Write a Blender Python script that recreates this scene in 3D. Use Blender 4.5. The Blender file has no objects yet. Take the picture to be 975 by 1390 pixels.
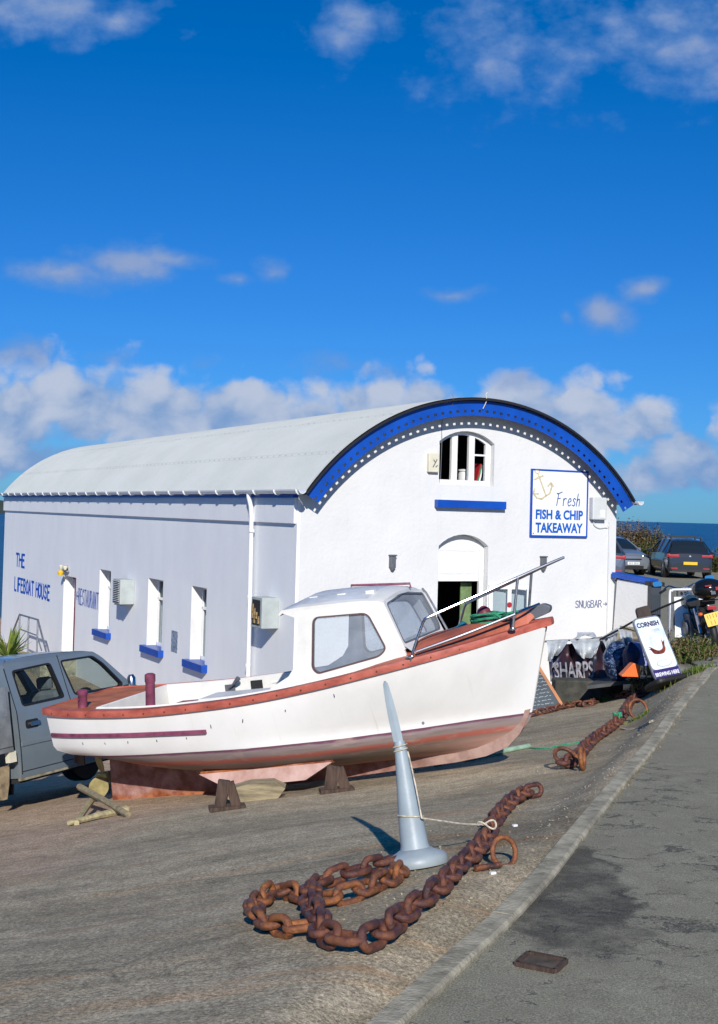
import bpy, bmesh, math, random
import numpy as np
from mathutils import Matrix, Vector
random.seed(7)
R = math.radians
scene = bpy.context.scene
COL = scene.collection

# ------------------------------------------------------------------ camera
PITCH, ROLL, FPX = .0280, .0262, 1700.0
U = Vector((0, -math.sin(PITCH), math.cos(PITCH)))
Fw = Vector((0, math.cos(PITCH), math.sin(PITCH)))
cr = Vector((1, 0, 0)) * math.cos(ROLL) + U * math.sin(ROLL)
cu = Vector((1, 0, 0)) * -math.sin(ROLL) + U * math.cos(ROLL)
cam_d = bpy.data.cameras.new('camera')
cam = bpy.data.objects.new('camera', cam_d); COL.objects.link(cam)
cam.matrix_world = Matrix(((cr.x, cu.x, -Fw.x, 0), (cr.y, cu.y, -Fw.y, 0), (cr.z, cu.z, -Fw.z, 0), (0, 0, 0, 1)))
cam_d.sensor_fit = 'VERTICAL'; cam_d.sensor_height = 24; cam_d.lens = FPX / 1390 * 24
cam_d.shift_y = -45 / 1390
cam_d.clip_start = .05; cam_d.clip_end = 60000
scene.camera = cam

# ------------------------------------------------------------------ light
SUN_H = Vector((.065, -.998, 0)).normalized(); SUN_EL = R(28.5)
sdir = SUN_H * math.cos(SUN_EL) + Vector((0, 0, math.sin(SUN_EL)))
sl = bpy.data.lights.new('sun', 'SUN'); sl.energy = 4.85; sl.angle = R(.5); sl.color = (1, .955, .88)
sun = bpy.data.objects.new('sun', sl); COL.objects.link(sun)
sun.rotation_euler = sdir.to_track_quat('Z', 'Y').to_euler()
scene.view_settings.view_transform = 'Standard'; scene.view_settings.look = 'None'
scene.view_settings.exposure = 0; scene.view_settings.gamma = 1
scene.view_settings.use_curve_mapping = False

def srgb(r, g, b):
    f = lambda c: (c / 255 / 12.92) if c / 255 <= .04045 else ((c / 255 + .055) / 1.055) ** 2.4
    return (f(r), f(g), f(b), 1)

class NT:
    """small node-tree helper"""
    def __init__(s, nt): s.nt = nt; nt.nodes.clear()
    def n(s, t, **k):
        x = s.nt.nodes.new(t)
        for a, v in k.items():
            if a in ('inp',):
                for kk, vv in v.items(): s.set(x, kk, vv)
            else: setattr(x, a, v)
        return x
    def set(s, x, k, v):
        i = x.inputs[k]
        if isinstance(v, bpy.types.NodeSocket): s.nt.links.new(v, i)
        elif isinstance(v, bpy.types.Node): s.nt.links.new(v.outputs[0], i)
        else: i.default_value = v
    def math(s, op, a, b=0., c=None, clamp=False):
        x = s.n('ShaderNodeMath', operation=op); x.use_clamp = clamp
        s.set(x, 0, a); s.set(x, 1, b)
        if c is not None: s.set(x, 2, c)
        return x.outputs[0]
    def vm(s, op, a, b=None):
        x = s.n('ShaderNodeVectorMath', operation=op); s.set(x, 0, a)
        if b is not None: s.set(x, 1, b)
        return x.outputs['Value'] if op in ('LENGTH', 'DOT_PRODUCT') else x.outputs[0]
    def noise(s, vec, scale, detail=4, rough=.55, dist=0.):
        x = s.n('ShaderNodeTexNoise'); s.set(x, 'Vector', vec)
        x.inputs['Scale'].default_value = scale; x.inputs['Detail'].default_value = detail
        x.inputs['Roughness'].default_value = rough; x.inputs['Distortion'].default_value = dist
        return x.outputs[0]
    def ramp(s, f, stops, interp='LINEAR'):
        x = s.n('ShaderNodeValToRGB'); s.set(x, 0, f); e = x.color_ramp.elements
        x.color_ramp.interpolation = interp
        while len(e) < len(stops): e.new(.5)
        for q, (p, c) in zip(e, stops): q.position = p; q.color = c if len(c) == 4 else (*c, 1)
        return x.outputs[0]
    def mix(s, f, a, b, mode='MIX'):
        x = s.n('ShaderNodeMix', data_type='RGBA', blend_type=mode); s.set(x, 0, f); s.set(x, 6, a); s.set(x, 7, b)
        return x.outputs[2]
    def maprange(s, v, a, b, c=0., d=1.):
        x = s.n('ShaderNodeMapRange'); x.interpolation_type = 'SMOOTHSTEP'
        s.set(x, 0, v); s.set(x, 1, a); s.set(x, 2, b); s.set(x, 3, c); s.set(x, 4, d)
        return x.outputs[0]

world = bpy.data.worlds.new('World'); scene.world = world; world.use_nodes = True
w = NT(world.node_tree)
sky = w.n('ShaderNodeTexSky', sky_type='NISHITA'); sky.sun_disc = False
sky.sun_elevation = SUN_EL; sky.sun_rotation = math.atan2(SUN_H.x, SUN_H.y)
sky.altitude = 0; sky.air_density = 1.0; sky.dust_density = .15; sky.ozone_density = 3.2
hs = w.n("ShaderNodeHueSaturation", inp={"Saturation": 1.0, "Value": 1.0, "Hue": .5, "Color": sky})
gm = w.mix(1., w.mix(1., hs, (.25, .545, 1.13, 1), 'MULTIPLY'), (.42, .0, .0, 1), 'SUBTRACT')
tc = w.n('ShaderNodeTexCoord'); sp = w.n('ShaderNodeSeparateXYZ', inp={0: tc.outputs['Generated']})
ay = w.math('MAXIMUM', w.math('ABSOLUTE', sp.outputs[1]), .05)
cx_ = w.math('DIVIDE', sp.outputs[0], ay); cz_ = w.math('DIVIDE', sp.outputs[2], ay)
cv = w.n('ShaderNodeCombineXYZ', inp={0: cx_, 1: cz_}).outputs[0]
n1 = w.n('ShaderNodeTexNoise', inp={'Vector': cv, 'Scale': 9.0, 'Detail': 3.0, 'Roughness': .5})
warp = w.vm('MULTIPLY', w.vm('SUBTRACT', n1.outputs['Color'], (.5, .5, .5)), (.06, .03, 0))
cvw = w.vm('ADD', cv, warp)
def cloudpos(px, py):
    a, b = px - 487.5, py - 650
    c, s_ = math.cos(ROLL), math.sin(ROLL); uu = c * a + s_ * b; ww = -s_ * a + c * b
    c, s_ = math.cos(PITCH), math.sin(PITCH); v = -ww / FPX; y = c - s_ * v
    return (uu / FPX / y, (s_ + c * v) / y)
CL = [(70, 12, 150, 40, 1), (170, 25, 60, 26, 1), (480, 40, 62, 42, .8), (665, 70, 95, 80, .7), (760, 55, 80, 85, .45), (925, 50, 120, 85, .9), (975, 90, 70, 50, .8),
      (100, 375, 80, 24, 1.15), (175, 356, 65, 34, 1.4), (230, 354, 50, 18, 1.1), (318, 378, 26, 10, .8), (362, 372, 30, 20, .75),
      (608, 396, 34, 12, .8), (828, 420, 46, 28, 1.35), (888, 390, 36, 22, 1.25), (763, 428, 12, 12, .7),
      (20, 484, 70, 22, .9), (150, 488, 45, 15, .7), (430, 500, 60, 20, .75), (275, 498, 25, 10, .5), (520, 512, 60, 14, .6), (700, 520, 50, 16, .6)]
BK = [(120, 545, 100, 62, 1.15), (20, 560, 90, 60, 1.15), (230, 560, 95, 55, 1.1), (340, 560, 90, 55, 1.1), (430, 575, 80, 50, 1), (500, 555, 70, 45, 1.05), (590, 548, 55, 45, 1),
      (700, 560, 90, 50, 1), (790, 570, 95, 55, 1.05), (860, 575, 60, 40, 1), (925, 615, 70, 40, .95), (1050, 600, 110, 60, 1), (-120, 560, 120, 70, 1), (60, 625, 160, 30, .8), (900, 650, 170, 22, .5), (1300, 570, 160, 60, 1), (-400, 560, 200, 60, 1)]
def blobs(L):
    acc = None
    for (px, py, rx, ry, k) in L:
        ux, uz = cloudpos(px, py)
        d = w.vm('LENGTH', w.vm('MULTIPLY', w.vm('SUBTRACT', cvw, (ux, uz, 0)), (FPX / rx, FPX / ry, 0)))
        m = w.math('MULTIPLY', w.math('SUBTRACT', 1.25, d), k)
        acc = m if acc is None else w.math('SMOOTH_MAX', acc, m, .15)
    return acc
detail = w.noise(w.vm('MULTIPLY', cv, (1, 1.5, 1)), 26, 9, .62)
detail2 = w.noise(w.vm('MULTIPLY', cv, (1, 1.4, 1)), 75, 6, .6)
vor = w.n('ShaderNodeTexVoronoi', feature='F1', inp={'Vector': w.vm('ADD', w.vm('MULTIPLY', cvw, (1, 1.25, 1)), w.vm('MULTIPLY', w.vm('SUBTRACT', w.n('ShaderNodeTexNoise', inp={'Vector': cv, 'Scale': 60.0, 'Detail': 3.0}).outputs['Color'], (.5, .5, .5)), (.02, .02, 0))), 'Scale': 26., 'Detail': 1.5, 'Roughness': .5}).outputs['Distance']
def dens(b, ampv, ampn, lo, hi):
    x = w.math('ADD', b, w.math('MULTIPLY', w.math('SUBTRACT', .50, vor), ampv))
    x = w.math('ADD', x, w.math('MULTIPLY', w.math('SUBTRACT', detail, .5), ampn))
    x = w.math('ADD', x, w.math('MULTIPLY', w.math('SUBTRACT', detail2, .5), ampn * .35))
    return w.maprange(x, lo, hi), x
dA, rawA = dens(blobs(CL), .7, 1.5, -.30, 1.15)
dB, rawB = dens(blobs(BK), 1.15, .8, -.40, .34)
dA = w.math('MULTIPLY', dA, .85)
# light from the right behind the camera: rounded tops bright, bases and hollows blue-grey
tex2 = w.noise(w.vm('ADD', w.vm('MULTIPLY', cvw, (1, 1.6, 1)), (0, .012, 0)), 17, 6, .55)
rel = w.math('MULTIPLY', w.math('SUBTRACT', .45, vor), .45)
sh = w.math('ADD', w.math('ADD', tex2, rel), w.math('MULTIPLY', w.math('SUBTRACT', cz_, .085), 4.6))
sh = w.math('SUBTRACT', sh, w.math('MULTIPLY', rawB, .10))
shade = w.maprange(sh, -.06, .46)
colB = w.mix(shade, (.18, .33, .61, 1), (.48, .555, .71, 1))
colA = w.mix(w.maprange(rawA, .2, 1.5), (.17, .31, .62, 1), (.31, .39, .59, 1))
bg1 = w.n('ShaderNodeBackground', inp={'Color': gm, 'Strength': .085})
bgA = w.n('ShaderNodeBackground', inp={'Color': colA, 'Strength': 1.0})
bgB = w.n('ShaderNodeBackground', inp={'Color': colB, 'Strength': 1.0})
m1 = w.n('ShaderNodeMixShader', inp={0: dB, 1: bg1.outputs[0], 2: bgB.outputs[0]})
m2 = w.n('ShaderNodeMixShader', inp={0: dA, 1: m1.outputs[0], 2: bgA.outputs[0]})
wo = w.n('ShaderNodeOutputWorld', inp={0: m2.outputs[0]})

# ------------------------------------------------------------------ materials
def MAT(name, col, rough=.6, metal=0., var=.12, vs=3., bump=0., bs=40., coord='Object', spec=.5, col2=None, stretch=(1, 1, 1), coat=0.):
    m = bpy.data.materials.new(name); m.use_nodes = True; t = NT(m.node_tree)
    c = t.n('ShaderNodeTexCoord').outputs[coord]; c = t.vm('MULTIPLY', c, stretch)
    nz = t.noise(c, vs, 5, .6)
    if col2 is None: col2 = tuple(x * (1 - var * 1.6) for x in col[:3]) + (1,)
    a = tuple(min(1, x * (1 + var * .5)) for x in col[:3]) + (1,)
    cc = t.ramp(nz, [(.3, col2), (.62, a)])
    p = t.n('ShaderNodeBsdfPrincipled', inp={'Base Color': cc, 'Roughness': rough, 'Metallic': metal, 'Specular IOR Level': spec, 'Coat Weight': coat})
    if bump:
        b = t.n('ShaderNodeBump', inp={'Height': t.noise(c, bs, 5, .6), 'Strength': bump, 'Distance': .01}); t.set(p, 'Normal', b)
    t.n('ShaderNodeOutputMaterial', inp={0: p.outputs[0]})
    return m

M = {}
def gable_mat():
    m = bpy.data.materials.new('white_render'); m.use_nodes = True; t = NT(m.node_tree)
    c = t.n('ShaderNodeTexCoord').outputs['Object']
    n = t.noise(c, .9, 6, .6); dr = t.noise(t.vm('MULTIPLY', c, (5, 5, .5)), 1.3, 6, .65); sp_ = t.noise(c, 7, 5, .7)
    cc = t.ramp(n, [(.3, (.655, .655, .65, 1)), (.65, (.71, .71, .71, 1))])
    cc = t.mix(t.maprange(dr, .55, .78, 0, .30), cc, (.56, .56, .53, 1))
    cc = t.mix(t.maprange(sp_, .64, .74, 0, .25), cc, (.55, .55, .52, 1))
    p = t.n('ShaderNodeBsdfPrincipled', inp={'Base Color': cc, 'Roughness': .8})
    b = t.n('ShaderNodeBump', inp={'Height': t.math('ADD', t.noise(c, 16, 5, .65), t.math('MULTIPLY', n, 4.)), 'Strength': .5, 'Distance': .014}); t.set(p, 'Normal', b)
    t.n('ShaderNodeOutputMaterial', inp={0: p.outputs[0]}); return m
M['white_wall'] = gable_mat()
def wall_mat():
    m = bpy.data.materials.new('side_render'); m.use_nodes = True; t = NT(m.node_tree)
    c = t.n('ShaderNodeTexCoord').outputs['Object']
    st = t.noise(t.vm('MULTIPLY', c, (1, 1.6, .6)), 1.1, 7, .62)
    st2 = t.noise(t.vm('MULTIPLY', c, (1, 1, 1)), .5, 4, .6)
    spots = t.noise(c, 2.3, 3, .5)
    cc = t.ramp(st, [(.25, (.80, .81, .82, 1)), (.6, (.86, .865, .87, 1))])
    cc = t.mix(t.maprange(st2, .4, .7, 0, .35), cc, (.74, .75, .79, 1))
    cc = t.mix(t.maprange(spots, .72, .76, 0, .8), cc, (.85, .85, .83, 1))
    p = t.n('ShaderNodeBsdfPrincipled', inp={'Base Color': cc, 'Roughness': .8})
    h = t.noise(t.vm('MULTIPLY', c, (1, 1, .4)), 20, 5, .6)
    b = t.n('ShaderNodeBump', inp={'Height': h, 'Strength': .35, 'Distance': .012}); t.set(p, 'Normal', b)
    t.n('ShaderNodeOutputMaterial', inp={0: p.outputs[0]}); return m
M['side_wall'] = wall_mat()
M['blue'] = MAT('blue_gloss_paint', (.004, .07, .42, 1), .38, var=.15, vs=2, bump=.1)
M['white_paint'] = MAT('white_gloss_paint', (.78, .78, .77, 1), .35, var=.05, vs=6)
M['upvc'] = MAT('white_plastic', (.8, .81, .82, 1), .3, var=.04)
M['black'] = MAT('black_rubber', (.012, .012, .013, 1), .6, var=.2)
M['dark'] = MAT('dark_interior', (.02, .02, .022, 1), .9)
M['greybox'] = MAT('grey_enclosure', (.40, .44, .43, 1), .5, var=.1, vs=4)
M['palegrey'] = MAT('pale_grey_plastic', (.62, .64, .64, 1), .45, var=.06)
M['lampgrey'] = MAT('lamp_grey', (.12, .13, .15, 1), .5)
M['maroon'] = MAT('maroon_paint', (.20, .03, .05, 1), .5, var=.25, vs=8)
M['galv'] = MAT('galvanised_steel', (.30, .31, .34, 1), .45, metal=.6, var=.2, vs=12)
M['chrome'] = MAT('polished_steel', (.50, .50, .53, 1), .24, metal=1, var=.08)
M['steel'] = MAT('dull_steel', (.42, .42, .46, 1), .3, metal=.9, var=.15)
M['timber'] = MAT('weathered_timber', (.28, .23, .14, 1), .85, var=.35, vs=4, bump=.5, bs=14, stretch=(1, 6, 6))
M['timber_dark'] = MAT('dark_old_timber', (.075, .045, .032, 1), .85, var=.4, vs=5, bump=.5, bs=14, stretch=(6, 6, 1))
M['paleyellow'] = MAT('pale_split_timber', (.42, .36, .20, 1), .8, var=.35, vs=6, stretch=(1, 5, 5), bump=.3)
M['orange'] = MAT('orange_plastic', (.85, .16, .03, 1), .4)
M["red"] = MAT("red_plastic", (.38, .02, .03, 1), .4)
M['yellow'] = MAT('yellow_plate', (.75, .48, .02, 1), .4, var=.05)
M['navy'] = MAT('navy_cloth', (.012, .022, .075, 1), .7, var=.3, vs=8)
M['green'] = MAT('green_rope', (.03, .30, .16, 1), .7, var=.3, vs=20)
M['greenpipe'] = MAT('faded_green_pole', (.32, .48, .36, 1), .6, var=.25, vs=6)
M['teal'] = MAT('teal_tarpaulin', (.02, .22, .28, 1), .6, var=.3)
M['rope'] = MAT('pale_rope', (.62, .55, .42, 1), .8, var=.3, vs=30, bump=.5, bs=120)
M['cream'] = MAT('cream_paint', (.70, .66, .52, 1), .6)
M['orangebrown'] = MAT('orange_brown', (.45, .16, .03, 1), .5, var=.4, vs=10)

def rust(dk=1.):
    m = bpy.data.materials.new('rusted_iron'); m.use_nodes = True; t = NT(m.node_tree)
    c = t.n('ShaderNodeTexCoord').outputs['Object']
    oi = t.n('ShaderNodeObjectInfo').outputs['Random']
    c = t.vm('ADD', c, t.n('ShaderNodeCombineXYZ', inp={0: t.math('MULTIPLY', oi, 7.), 1: oi, 2: t.math('MULTIPLY', oi, 3.)}).outputs[0])
    n = t.math('ADD', t.noise(c, 13, 8, .75), t.math('MULTIPLY', t.math('SUBTRACT', oi, .5), .12))
    cc = t.ramp(n, [(.30, (.045, .024, .022, 1)), (.44, (.13 * dk, .05 * dk, .03, 1)), (.56, (.27 * dk, .095 * dk, .032, 1)), (.72, (.42 * dk, .17 * dk, .05, 1))])
    p = t.n('ShaderNodeBsdfPrincipled', inp={'Base Color': cc, 'Roughness': t.ramp(n, [(.3, (.32,) * 3), (.7, (.75,) * 3)]), 'Specular IOR Level': .5, 'Metallic': .15})
    b = t.n('ShaderNodeBump', inp={'Height': t.noise(c, 38, 6, .75), 'Strength': 1., 'Distance': .008}); t.set(p, 'Normal', b)
    t.n('ShaderNodeOutputMaterial', inp={0: p.outputs[0]}); return m
M['rust'] = rust(); M['rustdark'] = rust(.66)

def glass(name, tint=(.9, .95, .97, 1), alpha=.25, rough=.02, haze=0.):
    m = bpy.data.materials.new(name); m.use_nodes = True; t = NT(m.node_tree)
    tr = t.n('ShaderNodeBsdfTransparent', inp={'Color': tint})
    gl = t.n('ShaderNodeBsdfPrincipled', inp={'Base Color': (.03, .04, .045, 1), 'Roughness': rough, 'Specular IOR Level': .9})
    fr = t.n('ShaderNodeFresnel', inp={'IOR': t.math('ADD', 1.5, t.math('MULTIPLY', t.n('ShaderNodeNewGeometry').outputs['Backfacing'], 1 / 1.5 - 1.5))})
    f = t.math('ADD', fr.outputs[0], alpha, clamp=True)
    mx = t.n('ShaderNodeMixShader', inp={0: f, 1: tr.outputs[0], 2: gl.outputs[0]})
    if haze:
        df = t.n('ShaderNodeBsdfDiffuse', inp={'Color': (.75, .78, .82, 1)}); m0 = mx
        mx = t.n('ShaderNodeMixShader', inp={0: t.math('MULTIPLY', t.noise(t.n('ShaderNodeTexCoord').outputs['Object'], 4, 4), haze * 2), 1: m0.outputs[0], 2: df.outputs[0]})
    t.n('ShaderNodeOutputMaterial', inp={0: mx.outputs[0]}); return m
M['glass'] = glass('window_glass', alpha=.05)
M['acrylic'] = glass('old_acrylic', (.90, .94, .98, 1), .02, .10, .16)
M['carglass'] = glass('tinted_car_glass', (.84, .89, .87, 1), .06, .02, .0)
M['darkglass'] = MAT('dark_glass', (.015, .02, .025, 1), .05, var=.0, spec=.9)

# ------------------------------------------------------------------ mesh helpers
class MB:
    def __init__(s): s.v = []; s.f = []; s.m = []; s.mi = 0; s.sm = []; s.smooth = False
    def add(s, vs, fs, X=None):
        o = len(s.v)
        s.v += [tuple((X @ Vector(p)) if X is not None else p) for p in vs]
        for f in fs: s.f.append(tuple(o + i for i in f)); s.m.append(s.mi); s.sm.append(s.smooth)
        return s
    def box(s, c, d, X=None, rot=None):
        x, y, z = d[0] / 2, d[1] / 2, d[2] / 2
        vs = [Vector((i * x, j * y, k * z)) for k in (-1, 1) for j in (-1, 1) for i in (-1, 1)]
        if rot is not None: vs = [rot @ p for p in vs]
        vs = [p + Vector(c) for p in vs]
        return s.add(vs, [(0, 2, 3, 1), (4, 5, 7, 6), (0, 1, 5, 4), (2, 6, 7, 3), (0, 4, 6, 2), (1, 3, 7, 5)], X)
    def bbox(s, a, b, X=None):
        return s.box([(a[i] + b[i]) / 2 for i in range(3)], [abs(b[i] - a[i]) for i in range(3)], X)
    def beam(s, a, b, wd, h, up=(0, 0, 1), X=None):
        a = Vector(a); b = Vector(b); d = (b - a); L = d.length; d.normalize()
        sd = d.cross(Vector(up)).normalized(); u = sd.cross(d)
        rot = Matrix((d, sd, u)).transposed()
        return s.box((a + b) / 2, (L, wd, h), X, rot)
    def tube(s, pts, r, n=10, closed=False, X=None, caps=True):
        pts = [Vector(p) for p in pts]; k = len(pts); rings = []
        rr = r if hasattr(r, '__len__') else [r] * k
        prev = None
        for i, p in enumerate(pts):
            if closed: t = pts[(i + 1) % k] - pts[i - 1]
            else: t = pts[min(i + 1, k - 1)] - pts[max(i - 1, 0)]
            t.normalize()
            if prev is None:
                a = Vector((0, 0, 1)) if abs(t.z) < .9 else Vector((1, 0, 0)); nx = t.cross(a).normalized()
            else:
                nx = (prev - t * prev.dot(t)).normalized()
            prev = nx; ny = t.cross(nx)
            rings.append([p + (nx * math.cos(6.28318 * j / n) + ny * math.sin(6.28318 * j / n)) * rr[i] for j in range(n)])
        vs = [v for g in rings for v in g]; fs = []
        for i in range(k if closed else k - 1):
            for j in range(n):
                a = i * n + j; b = i * n + (j + 1) % n; q = (i + 1) % k
                fs.append((a, b, q * n + (j + 1) % n, q * n + j))
        if not closed and caps:
            fs.append(tuple(range(n - 1, -1, -1))); fs.append(tuple((k - 1) * n + j for j in range(n)))
        sm = s.smooth; s.smooth = True; s.add(vs, fs, X); s.smooth = sm
        return s
    def lathe(s, prof, n=32, X=None):
        vs = []; fs = []
        for (r_, z) in prof:
            for j in range(n): vs.append((r_ * math.cos(6.28318 * j / n), r_ * math.sin(6.28318 * j / n), z))
        for i in range(len(prof) - 1):
            for j in range(n): fs.append((i * n + j, i * n + (j + 1) % n, (i + 1) * n + (j + 1) % n, (i + 1) * n + j))
        fs.append(tuple(range(n - 1, -1, -1))); fs.append(tuple((len(prof) - 1) * n + j for j in range(n)))
        sm = s.smooth; s.smooth = True; s.add(vs, fs, X); s.smooth = sm
        return s
    def loft(s, rings, closed=False, X=None, cap=False):
        n = len(rings[0]); vs = [p for g in rings for p in g]; fs = []
        for i in range(len(rings) - 1):
            for j in range(n if closed else n - 1):
                fs.append((i * n + j, i * n + (j + 1) % n, (i + 1) * n + (j + 1) % n, (i + 1) * n + j))
        if cap: fs.append(tuple(range(n - 1, -1, -1))); fs.append(tuple((len(rings) - 1) * n + j for j in range(n)))
        return s.add(vs, fs, X)
    def prism(s, poly, t, X=None):
        """poly in xy, thickness t along z centred on 0"""
        n = len(poly); vs = [(p[0], p[1], -t / 2) for p in poly] + [(p[0], p[1], t / 2) for p in poly]
        fs = [tuple(range(n - 1, -1, -1)), tuple(range(n, 2 * n))] + [(i, (i + 1) % n, n + (i + 1) % n, n + i) for i in range(n)]
        return s.add(vs, fs, X)
    def strokes(s, lines, wd, t=.004, X=None):
        for L in lines:
            for a, b in zip(L, L[1:]):
                ax, ay = a; bx, by = b; dx, dy = bx - ax, by - ay; l = math.hypot(dx, dy) or 1e-6
                nx, ny = -dy / l * wd / 2, dx / l * wd / 2; ex, ey = dx / l * wd * .4, dy / l * wd * .4
                s.prism([(ax - nx - ex, ay - ny - ey), (bx - nx + ex, by - ny + ey), (bx + nx + ex, by + ny + ey), (ax + nx - ex, ay + ny - ey)], t * random.uniform(.8, 1.2), X)
        return s
    def mesh(s, me, X=None):
        vs = [v.co.copy() for v in me.vertices]
        return s.add(vs, [tuple(p.vertices) for p in me.polygons], X)
    def warp(s, fn): s.v = [tuple(fn(Vector(p))) for p in s.v]; return s

WM = {}
def link(o, Wm, parent):
    COL.objects.link(o)
    if parent is not None:
        o.parent = parent; o.matrix_local = WM[parent.name].inverted() @ Wm
    else: o.matrix_world = Wm
    WM[o.name] = Wm.copy()
    return o
def tag(o, label=None, cat=None, group=None, kind=None):
    for k, v in (('label', label), ('category', cat), ('group', group), ('kind', kind)):
        if v: o[k] = v
    return o
def thing(name, label, cat, loc=(0, 0, 0), rot=None, group=None):
    o = bpy.data.objects.new(name, None); o.empty_display_size = .2
    Wm = Matrix.Translation(loc) @ (rot.to_4x4() if rot is not None else Matrix.Identity(4))
    link(o, Wm, None); return tag(o, label, cat, group)
def obj(name, mb, mats, parent=None, X=None, smooth=False, keep=False, bevel=0):
    """X maps mesh coordinates to world; the object keeps its parent's axes (or the world's), origin at the foot of the piece"""
    X = X if X is not None else (WM[parent.name] if parent is not None else Matrix.Identity(4))
    base = WM[parent.name] if parent is not None else Matrix.Identity(4)
    loc = base.inverted() @ X
    vs = [loc @ Vector(p) for p in mb.v]
    lo = Vector([min(v[i] for v in vs) for i in range(3)]); hi = Vector([max(v[i] for v in vs) for i in range(3)])
    org = Vector(((lo.x + hi.x) / 2, (lo.y + hi.y) / 2, lo.z))
    if keep: org = Vector((0, 0, 0)); 
    me = bpy.data.meshes.new(name)
    me.from_pydata([v - org for v in vs], [], mb.f); me.update()
    if not isinstance(mats, (list, tuple)): mats = [mats]
    for m in mats: me.materials.append(m)
    me.polygons.foreach_set('material_index', [min(i, len(mats) - 1) for i in mb.m])
    me.polygons.foreach_set('use_smooth', [True if (smooth or q) else False for q in mb.sm])
    o = bpy.data.objects.new(name, me)
    if bevel:
        b = o.modifiers.new('bevel', 'BEVEL'); b.width = bevel; b.segments = 2; b.limit_method = 'ANGLE'; b.angle_limit = R(40)
    if smooth or any(mb.sm):
        try: me.set_sharp_from_angle(angle=R(38))
        except Exception: pass
    return link(o, base @ Matrix.Translation(org), parent)

def FR(o, ux, uy, n=None):
    ux = Vector(ux).normalized(); uy = Vector(uy).normalized(); n = Vector(n) if n is not None else ux.cross(uy)
    return Matrix(((ux.x, uy.x, n.x, o[0]), (ux.y, uy.y, n.y, o[1]), (ux.z, uy.z, n.z, o[2]), (0, 0, 0, 1)))

def plate(outline, holes=(), t=.1, cuts=()):
    """flat panel with openings; in xy, from z=-t/2 to t/2"""
    c = bpy.data.curves.new('tmp', 'CURVE'); c.dimensions = '2D'; c.fill_mode = 'BOTH'; c.extrude = t / 2
    for poly in [outline] + list(holes):
        sp_ = c.splines.new('POLY'); sp_.points.add(len(poly) - 1); sp_.use_cyclic_u = True
        for i, p in enumerate(poly): sp_.points[i].co = (p[0], p[1], 0, 1)
    o = bpy.data.objects.new('tmp', c); COL.objects.link(o)
    dg = bpy.context.evaluated_depsgraph_get(); dg.update()
    me = bpy.data.meshes.new_from_object(o.evaluated_get(dg))
    bpy.data.objects.remove(o); bpy.data.curves.remove(c)
    if cuts:
        bm = bmesh.new(); bm.from_mesh(me)
        bmesh.ops.remove_doubles(bm, verts=bm.verts, dist=1e-5)
        for (co, no) in cuts: bmesh.ops.bisect_plane(bm, geom=bm.verts[:] + bm.edges[:] + bm.faces[:], plane_co=co, plane_no=no)
        bm.to_mesh(me); bm.free()
    mb = MB().mesh(me); bpy.data.meshes.remove(me)
    return mb
def text(body, size, t=.004, off=0., shear=0., sx=1., align='LEFT', X=None, mb=None, spacing=1.):
    c = bpy.data.curves.new('tmp', 'FONT'); c.body = body; c.size = size; c.extrude = t / 2; c.offset = off; c.shear = shear; c.align_x = align; c.space_character = spacing
    c.resolution_u = 3
    o = bpy.data.objects.new('tmp', c); COL.objects.link(o)
    dg = bpy.context.evaluated_depsgraph_get(); dg.update()
    me = bpy.data.meshes.new_from_object(o.evaluated_get(dg))
    bpy.data.objects.remove(o); bpy.data.curves.remove(c)
    mb = mb or MB(); S = Matrix.Diagonal((sx, 1, 1, 1))
    mb.mesh(me, (X @ S) if X is not None else S); bpy.data.meshes.remove(me)
    return mb
def fit_text(body, width, cap, x, z, off=0., t=.004, zz=0.):
    m_ = text(body, 1., t, off); xs = [v[0] for v in m_.v]; ys_ = [v[1] for v in m_.v]
    kx = width / (max(xs) - min(xs)); ky = cap / (max(ys_) - min(ys_))
    m_.v = [(x + (v[0] - min(xs)) * kx, z + (v[1] - min(ys_)) * ky, v[2] + zz) for v in m_.v]; return m_
def rrect(x0, y0, x1, y1, r, n=5):
    P = []
    for cx, cy, a in ((x1 - r, y1 - r, 0), (x0 + r, y1 - r, 90), (x0 + r, y0 + r, 180), (x1 - r, y0 + r, 270)):
        for i in range(n + 1):
            q = R(a + 90 * i / n); P.append((cx + r * math.cos(q), cy + r * math.sin(q)))
    return P
def roundpoly(P, r, n=4):
    out = []; k = len(P)
    for i in range(k):
        a, b, c = Vector(P[i - 1]), Vector(P[i]), Vector(P[(i + 1) % k])
        rr = min(r, (a - b).length * .45, (c - b).length * .45)
        p = b + (a - b).normalized() * rr; q = b + (c - b).normalized() * rr
        for j in range(n + 1):
            t = j / n; out.append(tuple((1 - t) ** 2 * p + 2 * t * (1 - t) * b + t * t * q))
    return out
def arch(u0, u1, z0, zs, rise, n=10):
    P = [(u0, z0), (u1, z0), (u1, zs)]; c = (u0 + u1) / 2; h = (u1 - u0) / 2
    Rr = (h * h + rise * rise) / (2 * rise); a = math.asin(h / Rr)
    for i in range(1, n): q = a - 2 * a * i / n; P.append((c + Rr * math.sin(q), zs + rise - Rr + Rr * math.cos(q)))
    return P + [(u0, zs)]
def smoothline(P, k=6, closed=False):
    P = [Vector(p) for p in P]; out = []; n = len(P)
    for i in range(n if closed else n - 1):
        if closed: a, b, c, d = P[i - 1], P[i], P[(i + 1) % n], P[(i + 2) % n]
        else: a, b, c, d = P[max(i - 1, 0)], P[i], P[i + 1], P[min(i + 2, n - 1)]
        for j in range(k):
            t = j / k; out.append(.5 * ((2 * b) + (c - a) * t + (2 * a - 5 * b + 4 * c - d) * t * t + (3 * b - a - 3 * c + d) * t ** 3))
    if not closed: out.append(P[-1])
    return out

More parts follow.
